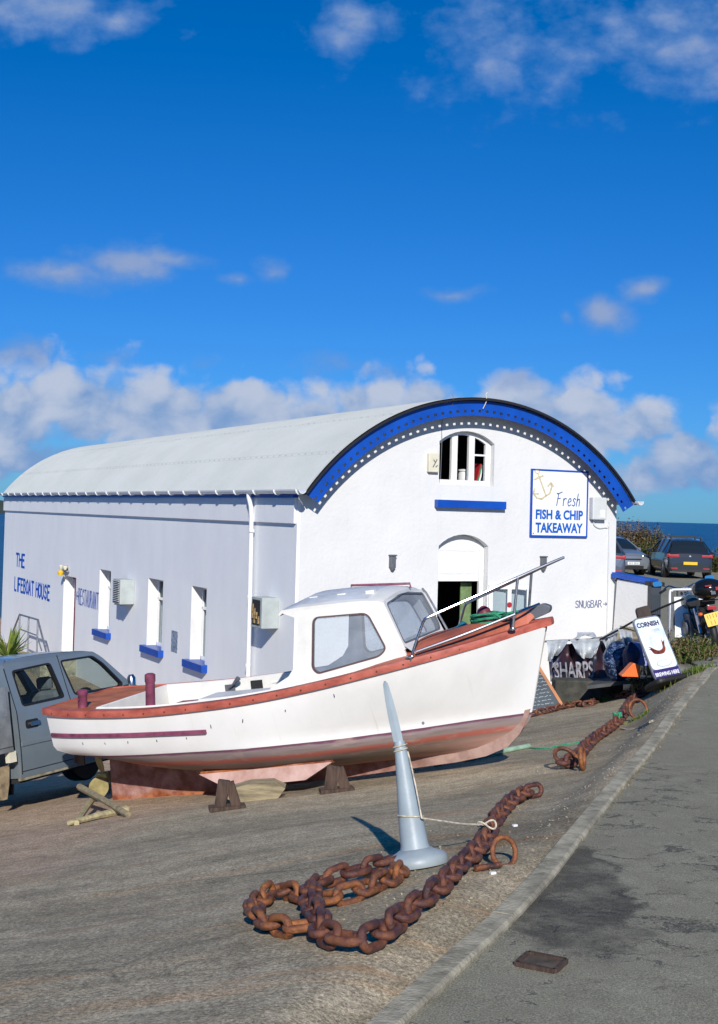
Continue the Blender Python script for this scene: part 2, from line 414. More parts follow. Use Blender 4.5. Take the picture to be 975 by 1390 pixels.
def ray(px, py):
    a, b = px - 487.5, py - 650
    c, s_ = math.cos(ROLL), math.sin(ROLL); uu = c * a + s_ * b; ww = -s_ * a + c * b
    c, s_ = math.cos(PITCH), math.sin(PITCH); v = -ww / FPX; y = c - s_ * v
    return Vector((uu / FPX / y, 1, (s_ + c * v) / y))
def at(px, py, d): return ray(px, py) * d

# ------------------------------------------------------------------ terrain
def road_z(x, y): return -1.78 - .02 * (min(max(y, 2), 22) - 5) + 0.0 * x
def hit(px, py, fn):
    r = ray(px, py); lo = hi = 2.5
    while hi < 80:
        p = r * hi
        if p.z <= fn(p.x, p.y): break
        lo = hi; hi += .15
    for _ in range(30):
        m = (lo + hi) / 2; p = r * m
        if p.z > fn(p.x, p.y): lo = m
        else: hi = m
    return r * lo
KP = [(606, 1299), (640, 1270), (683, 1230), (725, 1186), (764, 1139), (800, 1096), (835, 1055), (870, 1017), (895, 985), (918, 955), (944, 927), (975, 903)]
kerb = [hit(px, py, road_z) for px, py in KP]
kerb = [kerb[0] + (kerb[0] - kerb[2]) * 1.2 + Vector((0, 0, .0))] + kerb + [Vector((6.6, 18.9, 0)), Vector((9, 20.3, 0)), Vector((14, 22, 0))]
KY = [k.y for k in kerb[:13]]; KX = [k.x for k in kerb[:13]]
# foot of the car-park plateau behind the verge
BY = [0] + KY + [18.6, 20.5, 22.5, 25.6, 60]; BX = [KX[0] - .5] + KX + [5.1, 5.25, 5.4, 5.55, 5.55 - .526 * 34.4]
def bound(y): return float(np.interp(y, BY, BX))
def plane_z(x, y):
    z = -1.1045 + .15 * x - .125 * y; m = -4.7
    q = min(max((y - 13.5) / 5.5, 0), 1); q = q * q * (3 - 2 * q); e = min(max(x / 2.6, 0), 1); z += .16 * q * e * e * (3 - 2 * e)
    k = .35; h = max(k - abs(z - m), 0) / k
    return max(z, m) + h * h * k * .25
def slip_z(x, y):
    d = max(bound(y) - x, 0); wd = float(np.interp(y, [8, 14, 18, 23], [.35, .6, 1.3, 1.5]))
    t = min(d / wd, 1); t = t * t * (3 - 2 * t); rz = road_z(x, y) - .012
    p = plane_z(x, y)
    bump = .012 * math.sin(x * 1.7 + y * .9) + .01 * math.sin(x * .6 - y * 2.1 + 1)
    return rz + (p + bump - rz) * t

def slip_mat():
    m = bpy.data.materials.new('slipway_concrete'); m.use_nodes = True; t = NT(m.node_tree)
    c = t.n('ShaderNodeTexCoord').outputs['Object']
    rc = t.n('ShaderNodeVectorRotate', rotation_type='Z_AXIS', inp={'Vector': c, 'Angle': R(-8)}).outputs[0]
    wv = t.vm('MULTIPLY', t.vm('SUBTRACT', t.n('ShaderNodeTexNoise', inp={'Vector': c, 'Scale': .5, 'Detail': 3.}).outputs['Color'], (.5, .5, .5)), (1.8, 1.1, 0))
    rw = t.vm('ADD', rc, wv)
    band = t.noise(t.vm('MULTIPLY', rw, (.30, 1.3, 1)), 1.0, 8, .68)
    band2 = t.noise(t.vm('MULTIPLY', rw, (.26, 2.4, 1)), 1.5, 7, .68)
    big = t.noise(c, .33, 3, .5)
    grain = t.noise(c, 55, 3, .75); grain2 = t.noise(c, 150, 2, .7)
    base = t.ramp(band, [(.28, (.19, .16, .11, 1)), (.45, (.31, .258, .175, 1)), (.60, (.41, .34, .235, 1)), (.72, (.285, .24, .165, 1))])
    base = t.mix(t.maprange(band2, .54, .72, 0, .5), base, (.50, .27, .11, 1))
    base = t.mix(t.maprange(band2, .26, .40, .55, 0), base, (.17, .15, .11, 1))
    base = t.mix(t.maprange(big, .5, .66, 0, .3), base, (.38, .325, .23, 1))
    # old pinkish concrete pour at the left, with its own edge
    sx = t.n('ShaderNodeSeparateXYZ', inp={0: rw}); e = t.math('ADD', sx.outputs[0], t.math('MULTIPLY', sx.outputs[1], -.26))
    pk = t.maprange(e, -4.75 + 1.0, -3.65 + .85, .5, 0)
    base = t.mix(pk, base, (.50, .33, .22, 1))
    blot = t.noise(c, 5.5, 7, .72)
    base = t.mix(.6, base, t.ramp(blot, [(.32, (.55,) * 3), (.5, (1,) * 3), (.68, (1.4,) * 3)]), 'MULTIPLY')
    g = t.ramp(grain, [(.34, (.35,) * 3), (.5, (1,) * 3), (.66, (1.8,) * 3)])
    base = t.mix(.75, base, g, 'MULTIPLY')
    g2 = t.ramp(grain2, [(.36, (.35,) * 3), (.5, (1,) * 3), (.64, (1.9,) * 3)])
    base = t.mix(.38, base, g2, 'MULTIPLY')
    orange = t.noise(t.vm('MULTIPLY', rw, (.22, 2.6, 1)), 1.1, 5, .6)
    base = t.mix(t.maprange(orange, .60, .70, 0, .55), base, (.40, .22, .10, 1))
    pale = t.noise(t.vm('ADD', t.vm('MULTIPLY', rw, (.3, 2.2, 1)), (7.3, 2.1, 0)), 1.6, 7, .7)
    base = t.mix(t.maprange(pale, .60, .70, 0, .45), base, (.50, .46, .35, 1))
    moss = t.noise(t.vm('ADD', rw, (3.1, 9.2, 0)), 1.7, 7, .72)
    base = t.mix(t.maprange(moss, .63, .70, 0, .5), base, (.13, .125, .06, 1))
    vo = t.n('ShaderNodeTexVoronoi', feature='DISTANCE_TO_EDGE', inp={'Vector': t.vm('ADD', t.vm('MULTIPLY', rc, (.16, .55, 1)), t.vm('MULTIPLY', wv, (.12, .12, 0))), 'Scale': .5})
    base = t.mix(t.math('MULTIPLY', t.maprange(vo.outputs[0], .0, .004, .35, 0), t.maprange(big, .45, .55, 0, 1)), base, (.07, .065, .045, 1))
    p = t.n('ShaderNodeBsdfPrincipled', inp={'Base Color': base, 'Roughness': .9, 'Specular IOR Level': .25})
    h = t.math('ADD', t.math('MULTIPLY', grain, .6), t.math('ADD', t.math('MULTIPLY', band2, 1.4), t.math('MULTIPLY', grain2, .3)))
    b = t.n('ShaderNodeBump', inp={'Height': h, 'Strength': .5, 'Distance': .012}); t.set(p, 'Normal', b)
    t.n('ShaderNodeOutputMaterial', inp={0: p.outputs[0]}); return m
M['slip'] = slip_mat()
def asphalt_mat():
    m = bpy.data.materials.new('asphalt'); m.use_nodes = True; t = NT(m.node_tree)
    c = t.n('ShaderNodeTexCoord').outputs['Object']
    grain = t.noise(c, 130, 3, .75); mid = t.noise(c, 6, 4, .6); big = t.noise(c, .8, 3, .5)
    base = t.ramp(mid, [(.3, (.235, .215, .155, 1)), (.7, (.30, .28, .205, 1))])
    base = t.mix(t.maprange(big, .45, .65, 0, .4), base, (.22, .20, .145, 1))
    # dark, worn patch against the kerb and short dark streaks where the top has cracked
    wv = t.vm('MULTIPLY', t.vm('SUBTRACT', t.n('ShaderNodeTexNoise', inp={'Vector': c, 'Scale': 3.5, 'Detail': 6., 'Roughness': .7}).outputs['Color'], (.5, .5, .5)), (.7, .7, 0))
    cw = t.vm('ADD', c, wv)
    d = t.vm('LENGTH', t.vm('MULTIPLY', t.vm('SUBTRACT', cw, (1.0, 6.35, 0)), (2.3, .78, 0)))
    patch = t.math('MULTIPLY', t.maprange(d, .80, 1.02, 1, 0), t.maprange(t.noise(c, 2.6, 5, .7), .34, .56, .35, 1))
    st = t.noise(t.vm('MULTIPLY', cw, (1.0, 4.2, 1)), 2.6, 6, .68)
    sm_ = t.vm('LENGTH', t.vm('MULTIPLY', t.vm('SUBTRACT', c, (1.85, 7.1, 0)), (.75, .40, 0)))
    stk = t.math('MULTIPLY', t.maprange(st, .585, .61, 0, 1), t.maprange(sm_, .8, 1.3, 1, 0))
    vo = t.n('ShaderNodeTexVoronoi', feature='DISTANCE_TO_EDGE', inp={'Vector': cw, 'Scale': .75})
    crk = t.math('MULTIPLY', t.maprange(vo.outputs[0], .0, .012, 1, 0), t.maprange(mid, .5, .58, 0, 1))
    base = t.mix(t.math('MULTIPLY', patch, .85), base, t.ramp(t.noise(c, 5, 3), [(.35, (.048, .042, .034, 1)), (.65, (.085, .075, .06, 1))]))
    base = t.mix(t.math('MULTIPLY', t.math('MAXIMUM', stk, crk), .75), base, (.045, .043, .042, 1))
    peb = t.n('ShaderNodeTexVoronoi', inp={'Vector': c, 'Scale': 90.})
    pb = t.math('MULTIPLY', t.maprange(peb.outputs[0], .12, .2, 1, 0), t.math('MULTIPLY', patch, .55))
    base = t.mix(pb, base, (.26, .24, .17, 1))
    base = t.mix(.7, base, t.ramp(grain, [(.34, (.35,) * 3), (.5, (1,) * 3), (.66, (1.8,) * 3)]), 'MULTIPLY')
    p = t.n('ShaderNodeBsdfPrincipled', inp={'Base Color': base, 'Roughness': .85, 'Specular IOR Level': .3})
    h = t.math('SUBTRACT', grain, t.math('MULTIPLY', t.math('MAXIMUM', stk, crk), 1.5))
    b = t.n('ShaderNodeBump', inp={'Height': h, 'Strength': .6, 'Distance': .008}); t.set(p, 'Normal', b)
    t.n('ShaderNodeOutputMaterial', inp={0: p.outputs[0]}); return m
M['asphalt'] = asphalt_mat()
M['kerbstone'] = MAT('kerb_concrete', (.40, .36, .27, 1), .9, var=.35, vs=7, bump=.8, bs=50, spec=.2)
M['rock'] = MAT('grey_rock', (.20, .19, .165, 1), .9, var=.35, vs=4, bump=.9, bs=9)
M['earth'] = MAT('bank_earth', (.10, .085, .05, 1), .95, var=.4, vs=5, bump=.8, bs=20)

def left_edge(y): return min(-8.0, -1.08 - .526 * (y - 22.3) - 4.0) if y > 22 else -8.0
ys = [1.5 + .12 * i for i in range(int((14 - 1.5) / .12))] + [14 + .25 * i for i in range(int((27 - 14) / .25))] + [27 + 1. * i for i in range(26)]
mb = MB(); mb.smooth = True; rings = []
ts = [0, .004, .01, .018, .026, .036, .05, .065, .085, .11] + [.11 + .89 * ((i + 1) / 60) for i in range(60)]
for y in ys:
    xr = bound(y) + .03; xl = left_edge(y)
    rg = [(xr + (xl - xr) * t, y, slip_z(xr + (xl - xr) * t, y)) for t in ts]
    rg.append((xl - .02, y, rg[-1][2] - .03)); rg.append((xl - .3, y, -9.))
    rings.append(rg)
rings.append([(p[0], p[1] + .05, -9.) for p in rings[-1]])
mb.loft(rings); mb.f = [f[::-1] for f in mb.f]
obj('slipway', mb, M['slip'], keep=True)['kind'] = 'structure'

# road and car park sheet
mb = MB(); rings = []
yr = [1.5 + .5 * i for i in range(40)] + [22, 24, 26, 30, 34, 38, 42, 46, 50, 54, 57]
for y in yr:
    xb = bound(y) - .005
    if 17.0 < y: xb -= .02
    rings.append([(xb + t, y, road_z(0, y) + .010 * math.sin(t * .8) * min(t, 1)) for t in (0, .15, .4, .8, 1.5, 2.5, 4, 6, 9, 14, 22, 34, 50)])
rings.append([(p[0], p[1] + 2, -9) for p in rings[-1]])
mb.loft(rings); mb.smooth = True
obj('road', mb, M['asphalt'], keep=True)['kind'] = 'structure'
# retaining face under the plateau beside the building
# kerb of separate stones
kg = [Vector((p.x, p.y, 0)) for p in smoothline(kerb, 8)]
segs = []; acc = 0; cur = [kg[0]]
for a, b in zip(kg, kg[1:]):
    cur.append(b); acc += (b - a).length
    if acc > 1.55: segs.append(cur); cur = [b]; acc = 0
ID = Matrix.Identity(4)
ko = thing('kerb', 'narrow weathered concrete kerb curving along the road beside the slipway', 'kerb', (kg[0].x, kg[0].y, road_z(0, kg[0].y)))
for sg in segs:
    if sg[0].y > 30: continue
    mb = MB(); rings = []
    L = sum((b - a).length for a, b in zip(sg, sg[1:]))
    jz = random.uniform(-.004, .006); jx = random.uniform(-.004, .004)
    for i, p in enumerate(sg):
        t = (sg[min(i + 1, len(sg) - 1)] - sg[max(i - 1, 0)]).normalized(); nrm = Vector((t.y, -t.x, 0))
        q = p - t * .002 if i == len(sg) - 1 else (p + t * .007 if i == 0 else p)
        z = road_z(0, p.y) + .028 + jz * .5; lo = z - .35
        wd = .115
        rings.append([tuple(q + nrm * (o + jx) + Vector((0, 0, zz))) for o, zz in ((0, lo), (0, z - .012), (.012, z), (wd - .015, z), (wd, z - .014), (wd, lo))])
    mb.loft(rings, closed=True, cap=True); obj('kerb_stone', mb, M['kerbstone'], ko, ID)

# sea, headland
def sea_mat():
    m = bpy.data.materials.new('sea_water'); m.use_nodes = True; t = NT(m.node_tree)
    c = t.n('ShaderNodeTexCoord').outputs['Object']
    n = t.noise(t.vm('MULTIPLY', c, (.4, 1, 1)), .12, 8, .65); n2 = t.noise(t.vm('MULTIPLY', c, (.2, 1, 1)), .008, 4, .6)
    base = t.ramp(n2, [(.35, (.0, .05, .13, 1)), (.65, (.002, .085, .19, 1))])
    p = t.n('ShaderNodeBsdfPrincipled', inp={'Base Color': base, 'Roughness': .35, 'Specular IOR Level': .35})
    b = t.n('ShaderNodeBump', inp={'Height': n, 'Strength': 1., 'Distance': 1.2}); t.set(p, 'Normal', b)
    t.n('ShaderNodeOutputMaterial', inp={0: p.outputs[0]}); return m
mb = MB(); rs = [0, 40, 90, 200, 500, 1200, 3000, 8000, 25000]
for a, b in zip(rs, rs[1:]):
    for j in range(48):
        q, q2 = 6.28318 * j / 48, 6.28318 * (j + 1) / 48
        P = [(a * math.cos(q), a * math.sin(q), -7), (b * math.cos(q), b * math.sin(q), -7), (b * math.cos(q2), b * math.sin(q2), -7), (a * math.cos(q2), a * math.sin(q2), -7)]
        mb.add(P if a else P[1:] + [P[0]], [(0, 1, 2, 3)])
obj('sea', mb, sea_mat())['kind'] = 'structure'
M['land'] = MAT('far_land', (.035, .05, .035, 1), .95, var=.4, vs=.02)
mb = MB(); rings = []
for i in range(40):
    x = -640 + i * 12.; h = 10.5 * min(1, (39 - i) / 9) * (1 + .25 * math.sin(i * .7) + .12 * math.sin(i * 2.3)) * (1.0 + .03 * (20 - i))
    rings.append([(x, 940, -7.5), (x, 975, -7 + h * .5), (x, 1000, -7 + h), (x, 1060, -7 + h * 1.05), (x, 1200, -7.5)])
mb.loft(rings); mb.f = [f[::-1] for f in mb.f]
obj('headland_hill', mb, M['land'], smooth=True)['kind'] = 'structure'
mb = MB(); rings = []
for i in range(30):     # ground under the camera and behind it
    pass
mb.loft([[(x, y, road_z(0, 2) if x > -1 else slip_z(x, 1.6)) for x in (-8, -4, -2, -.6, 0, 4, 20, 48)] for y in (-30, -10, -3, 1.55)])
obj('ground', mb, M['asphalt'], keep=True)['kind'] = 'structure'

# ------------------------------------------------------------------ boathouse
TH = .484
g = Vector((math.cos(TH), math.sin(TH), 0)); s_ = Vector((-math.sin(TH), math.cos(TH), 0))
BC = Vector((-1.08, 22.318, 0)); W_, L_ = 7.2, 24.1
# building frame: x along the gable, y back along the side wall, z up, z=0 at eye level
BX_ = FR(BC, g, s_, (0, 0, 1))
boat_house = thing('boathouse', 'long white rendered building with barrel roof and blue gable trim', 'building', BC + Vector((0, 0, -4.2)), BX_.to_3x3())
def B(name, mb, m, parent=boat_house, X=None, **k): return obj(name, mb, m, parent, BX_ @ X if X is not None else BX_, **k)
GAB = FR((0, 0, 0), (1, 0, 0), (0, 0, 1))            # (u, z, outward)
SID = FR((0, 0, 0), (0, -1, 0), (0, 0, 1))           # (-l, z, outward)
ARC_C = (3.66, -2.33); ARC_R = 4.59
def arcpt(a, r): return (ARC_C[0] + r * math.sin(a), ARC_C[1] + r * math.cos(a))
A0 = math.asin(3.72 / ARC_R); NA = 56
angs = [-A0 + 2 * A0 * i / NA for i in range(NA + 1)]
# gable wall with window and door openings
wr = ARC_R - .09
aw = math.asin(3.6 / wr)
wall_out = [(0, -5), (W_, -5)] + [arcpt(aw - 2 * aw * i / 40, wr) for i in range(41)]
wall_out = [(0.06, -5), (W_, -5)] + [(min(max(p[0], .06), W_), p[1]) for p in wall_out[2:]]
win_h = arch(2.92, 4.17, .60, 1.42, .22); door_h = arch(2.96, 4.08, -4.2, -.56, .22)
pl = plate(wall_out, [win_h, door_h], .34)
B('gable_wall', pl, M['white_wall'], X=GAB @ Matrix.Translation((0, 0, -.17)))
pl = plate([(0.06, -5), (W_, -5)] + wall_out[2:], [], .3)
B('rear_wall', pl, M['white_wall'], X=FR((0, L_, 0), (1, 0, 0), (0, 0, 1)) @ Matrix.Translation((0, 0, .15)))
mb = MB().bbox((W_ - .3, .342, -5), (W_ - .003, L_ - .302, .33)); B('right_wall', mb, M['white_wall'])
# side wall with openings
WINS = [(11.24, 12.26), (7.14, 8.21), (4.37, 5.27)]; ZT, ZS = -1.635, -3.22
holes = [[(-b, ZS), (-a, ZS), (-a, ZT), (-b, ZT)] for a, b in WINS] + [[(-15.9, -4.28), (-14.62, -4.28), (-14.62, -2.0), (-15.9, -2.0)]]
pl = plate([(-L_, -5), (-.004, -5), (-.004, .30), (-L_, .30)], holes, .36)
B('side_wall', pl, M['side_wall'], X=SID @ Matrix.Translation((0, 0, -.18)))
mb = MB().bbox((-.055, .03, -.20), (-.001, L_ + .02, .26)); B('string_course', mb, M['side_wall'])
mb = MB().bbox((-.10, -.02, .265), (-.002, L_ + .03, .345)); B('eaves_board', mb, M['blue'])
for a, b in WINS:
    mid = (a + b) / 2; mb = MB()
    d = .235  # frame set back in the reveal
    for (l0, l1, z0, z1) in ((a + .004, a + .07, ZS, ZT), (b - .07, b - .004, ZS, ZT), (a, b, ZS + .003, ZS + .08), (a, b, ZT - .07, ZT - .003), (a, b, -2.14, -2.08)):
        mb.bbox((d, l0, z0), (d + .06, l1, z1))
    fr = B('window', mb, M['white_paint'])
    B('pane', MB().bbox((d + .03, a + .06, ZS + .07), (d + .036, b - .06, ZT - .06)), M['glass'], fr)
    lin = MB()
    lin.bbox((.002, b - .0035, ZS), (d, b - .0005, ZT)); lin.bbox((.002, a + .0005, ZS), (d, a + .0035, ZT)); lin.bbox((.002, a, ZT - .0035), (d, b, ZT - .0005))
    B('reveal', lin, M['white_paint'], fr)
    B('window_sill', MB().bbox((-.13, a - .16, ZS - .155), (d, b + .14, ZS + .004)), M['blue'], fr, bevel=.008)
    B('curtain', MB().bbox((d + .30, a - .1, ZS), (d + .31, b - .45, -1.7)), M['greybox'], fr)
# side door
mb = MB(); d = .30
mb.bbox((d, 14.63, -4.2), (d + .05, 15.89, -2.01)); dr = B('side_door', mb, M['white_paint'])
fb = MB(); fb.bbox((.12, 14.622, -4.2), (.30, 14.70, -2.003)); fb.bbox((-.012, 14.56, -4.2), (.02, 14.66, -2.0)); fb.bbox((d - .04, 14.7, -2.1), (d - .002, 15.88, -2.003))
B('door_frame', fb, M['maroon'], dr)
lin = MB(); lin.bbox((.002, 15.8965, -4.2), (d, 15.8995, -2.0)); B('reveal', lin, M['white_paint'], dr)
B('threshold', MB().bbox((-1.0, 14.3, -4.9), (-.002, 16.2, -4.28)), M['kerbstone'])

# barrel roof: corrugated sheets running over the arc
def roof_mat():
    m = bpy.data.materials.new('corrugated_sheet'); m.use_nodes = True; t = NT(m.node_tree)
    c = t.n('ShaderNodeTexCoord').outputs['Object']
    n = t.noise(t.vm('MULTIPLY', c, (1, .7, 1)), .8, 6, .65); n2 = t.noise(c, 14, 4, .7)
    cc = t.ramp(n, [(.3, (.63, .64, .585, 1)), (.65, (.71, .715, .665, 1))])
    cc = t.mix(t.maprange(n2, .55, .75, 0, .35), cc, (.42, .44, .40, 1))
    sx = t.n('ShaderNodeSeparateXYZ', inp={0: c})
    # fixing bolts in rows where sheets lap
    ang = t.math('ARCTAN2', t.math('SUBTRACT', sx.outputs[0], 3.66), t.math('ADD', sx.outputs[2], 2.33 - 4.2))
    ra = t.math('ABSOLUTE', t.math('SUBTRACT', t.math('FRACT', t.math('MULTIPLY', t.math('ADD', ang, 3.), 3.3)), .5))
    rb = t.math('ABSOLUTE', t.math('SUBTRACT', t.math('FRACT', t.math('MULTIPLY', sx.outputs[1], 3.4)), .5))
    bolt = t.math('MULTIPLY', t.math('LESS_THAN', ra, .012), t.math('LESS_THAN', rb, .13))
    lap = t.math('LESS_THAN', t.math('ABSOLUTE', t.math('SUBTRACT', ra, .03)), .006)
    cc = t.mix(t.math('MULTIPLY', bolt, .55), cc, (.25, .25, .22, 1))
    cc = t.mix(t.math('MULTIPLY', lap, .3), cc, (.30, .31, .28, 1))
    p = t.n('ShaderNodeBsdfPrincipled', inp={'Base Color': cc, 'Roughness': .75, 'Specular IOR Level': .3})
    b = t.n('ShaderNodeBump', inp={'Height': n2, 'Strength': .3, 'Distance': .01}); t.set(p, 'Normal', b)
    t.n('ShaderNodeOutputMaterial', inp={0: p.outputs[0]}); return m
M['roof'] = roof_mat()
mb = MB(); rings = []; y0 = -.42; ny = 760
for i in range(ny + 1):
    y = y0 + (L_ + .3 - y0) * i / ny; dr_ = .004 * math.sin(i * math.pi / 2.0)
    rings.append([(*arcpt(a, ARC_R + dr_)[:1], y, arcpt(a, ARC_R + dr_)[1]) for a in angs])
mb.loft(rings); mb.f = [f[::-1] for f in mb.f]; mb.sm = [True] * len(mb.f)
rings = [[(arcpt(a, ARC_R - .03)[0], y, arcpt(a, ARC_R - .03)[1]) for a in angs] for y in (y0, L_ + .3)]
mb.loft(rings)
o = B('roof', mb, M['roof'], keep=True)
# black edge strip and blue perforated girder
def arcband(r0, r1, y_, t, a0, a1, n):
    m_ = MB(); R_ = []
    for i in range(n + 1):
        a = a0 + (a1 - a0) * i / n; p, q = arcpt(a, r0), arcpt(a, r1)
        R_.append([(p[0], y_, p[1]), (q[0], y_, q[1]), (q[0], y_ + t, q[1]), (p[0], y_ + t, p[1])])
    m_.loft(R_, closed=True, cap=True); return m_
B('verge_strip', arcband(ARC_R - .055, ARC_R - .018, -.455, .06, -A0, A0, NA), M['black'])
out = [arcpt(A0 * 1.0 - 2 * A0 * i / 80, ARC_R - .064) for i in range(81)]
inn = [arcpt(-A0 * .992 + 2 * A0 * .992 * i / 80, ARC_R - .345) for i in range(81)]
holes = []; nh = 50
for i in range(nh):
    a = -A0 * .985 + 2 * A0 * .985 * i / (nh - 1); c = Vector(arcpt(a, ARC_R - .255)); tx = Vector((math.cos(a), -math.sin(a))); ty = Vector((math.sin(a), math.cos(a)))
    holes.append([tuple(c + tx * x * .03 + ty * y * .025) for x, y in ((-1, -1), (1, -1), (1, 1), (-1, 1))])
pl = plate(out + inn, holes, .014)
B('gable_girder', pl, M['blue'], X=GAB @ Matrix.Translation((0, 0, .35)))
mb = MB()
for sgn in (-1, 1):
    mb.tube([(arcpt(sgn * A0 * k, ARC_R - .2)[0], -.34, arcpt(sgn * A0 * k, ARC_R - .2)[1]) for k in (.3,)] * 2, .01) if False else None
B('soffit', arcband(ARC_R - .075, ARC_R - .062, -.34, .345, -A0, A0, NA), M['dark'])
# gutters, brackets, downpipe
def gutter(sx):
    x = -.17 if sx < 0 else W_ + .17; m_ = MB(); rg = []
    prof = [(math.cos(q), math.sin(q)) for q in [R(180 + 180 * i / 8) for i in range(9)]]
    P = [(x + .075 * c, z * .075 + .40) for c, z in prof] + [(x + .068 * c, z * .068 + .403) for c, z in prof[::-1]]
    m_.loft([[(p[0], y, p[1]) for p in P] for y in (-.55, L_ + .35)], closed=True, cap=True)
    return B('gutter', m_, M['upvc'])
gl_ = gutter(-1)
for i in range(26):
    m_ = MB(); m_.tube([(-.17 + .088 * math.cos(R(q)), -.45 + i * .96, .40 + .088 * math.sin(R(q))) for q in range(180, 361, 30)], .014, 6)
    B('gutter_bracket', m_, M['upvc'], gl_)
gutter(1)
mb = MB().tube([(-.17, 1.86, .34), (-.17, 1.86, .28), (-.12, 1.86, .10), (-.10, 1.86, -.1), (-.10, 1.82, -1.9), (-.10, 1.80, -4.3)], .045, 12)
for z in (-.35, -1.6, -2.9): mb.tube([(-.10, 1.83, z), (-.10, 1.83, z - .05)], .056, 12)
B('downpipe', mb, M['upvc'])

# upper window
mb = MB(); yy = .15
fo = arch(2.925, 4.165, .605, 1.42, .215); fi = arch(3.0, 4.09, .70, 1.38, .19)
pl = plate(fo, [fi], .06); fr = B('arched_window', pl, M['white_paint'], X=GAB @ Matrix.Translation((0, 0, -yy)))
mb = MB()
for u in (3.27, 3.66): mb.bbox((u, yy - .035, .69), (u + .13, yy + .03, 1.585 if u > 3.5 else 1.56))
mb.bbox((3.79, yy - .02, 1.18), (4.1, yy + .02, 1.215))
mb.bbox((4.045, yy - .028, .69), (4.10, yy + .028, 1.42))
B('mullion', mb, M['white_paint'], fr)
B('window_sill', MB().bbox((2.84, -.12, .16), (4.40, .0, .31)), M['blue'], fr, bevel=.008)
B('inner_sill', MB().bbox((2.7, .342, .5), (4.6, .75, .62)), M['white_paint'], fr)
# door opening: fixed head panel, frame
dh = plate(arch(2.965, 4.075, -1.22, -.565, .215), [], .04); dp = B('door_head_panel', dh, M['cream'] if False else M['white_paint'], X=GAB @ Matrix.Translation((0, 0, -.19)))
mb = MB(); mb.bbox((2.99, .16, -1.24), (4.06, .185, -1.19)); mb.bbox((3.97, .13, -4.0), (4.07, .19, -.62)); mb.bbox((2.965, .14, -4.0), (3.0, .19, -.62)); mb.bbox((3.03, .163, -1.1), (3.95, .168, -1.08)); mb.bbox((3.03, .163, -.66), (3.95, .168, -.64))
B('door_frame', mb, M['white_paint'], dp)
B('notice_board', MB().bbox((3.70, .36, -2.6), (3.95, .38, -1.28)), MAT('green_notice', (.16, .24, .10, 1), .7, var=.3, vs=5), dp)
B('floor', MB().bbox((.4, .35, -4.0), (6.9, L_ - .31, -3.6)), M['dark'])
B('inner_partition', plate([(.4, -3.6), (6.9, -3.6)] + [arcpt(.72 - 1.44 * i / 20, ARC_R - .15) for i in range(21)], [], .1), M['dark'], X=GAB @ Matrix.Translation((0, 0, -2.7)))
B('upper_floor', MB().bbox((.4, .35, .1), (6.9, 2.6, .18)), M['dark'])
# opened glazed leaf folded back outside, right of the door
mb = MB(); lx0, lx1, lz0, lz1 = 4.13, 4.98, -3.4, -1.30
lf = thing('glazed_door_leaf', 'white glazed door leaf folded open against the gable wall', 'door', BX_ @ Vector((4.13, -.2, -3.5)), BX_.to_3x3())
LT = FR((4.10, -.02, 0), (math.cos(R(-14)), math.sin(R(-14)), 0), (0, 0, 1))
pl = plate([(0, lz0), (.86, lz0), (.86, lz1), (0, lz1)], [[(.08, -2.35), (.38, -2.35), (.38, lz1 - .08), (.08, lz1 - .08)], [(.46, -2.35), (.78, -2.35), (.78, lz1 - .08), (.46, lz1 - .08)], [(.08, -3.3), (.78, -3.3), (.78, -2.5), (.08, -2.5)]], .045)
B('leaf_frame', pl, M['white_paint'], lf, X=LT)
B('pane', MB().bbox((.05, lz0 + .05, -.004), (.81, lz1 - .05, .004)), M['glass'], lf, X=LT)
B('sticker', MB().lathe([(.052, 0), (.052, .004)], 24), M['red'], lf, X=LT @ Matrix.Translation((.42, -1.68, .03)))

# things seen in the upper window
bk = [('red', .035), ('green', .03), ('white_paint', .04), ('navy', .03), ('white_paint', .035), ('palegrey', .04)]
x = 4.05
for i, (m_, wd) in enumerate(bk):
    mb = MB().box((0, 0, 0), (wd - .006, .2, .40 - .02 * (i % 3)), None, Matrix.Rotation(R(14), 3, 'Y'))
    o = obj('book', mb, M[m_], None, BX_ @ Matrix.Translation((x, .46, .85)))
    tag(o, ['red spined book leaning at the left end of the row on the arched window sill', 'green book next to the red one in the arched window', 'thin white book right of the green one in the arched window', 'navy book between two white ones in the arched window', 'white book right of the navy one in the arched window', 'pale grey book at the right end of the row in the arched window'][i], 'book', 'books leaning in the upper window'); x += wd
o = obj('jug', MB().lathe([(.10, 0), (.105, .02), (.10, .22), (.08, .26), (.105, .27), (.105, .30), (.03, .31)], 24), M['palegrey'], None, BX_ @ Matrix.Translation((3.76, .45, .62)))
tag(o, 'pale lidded jug standing in the middle light of the arched window', 'jug')

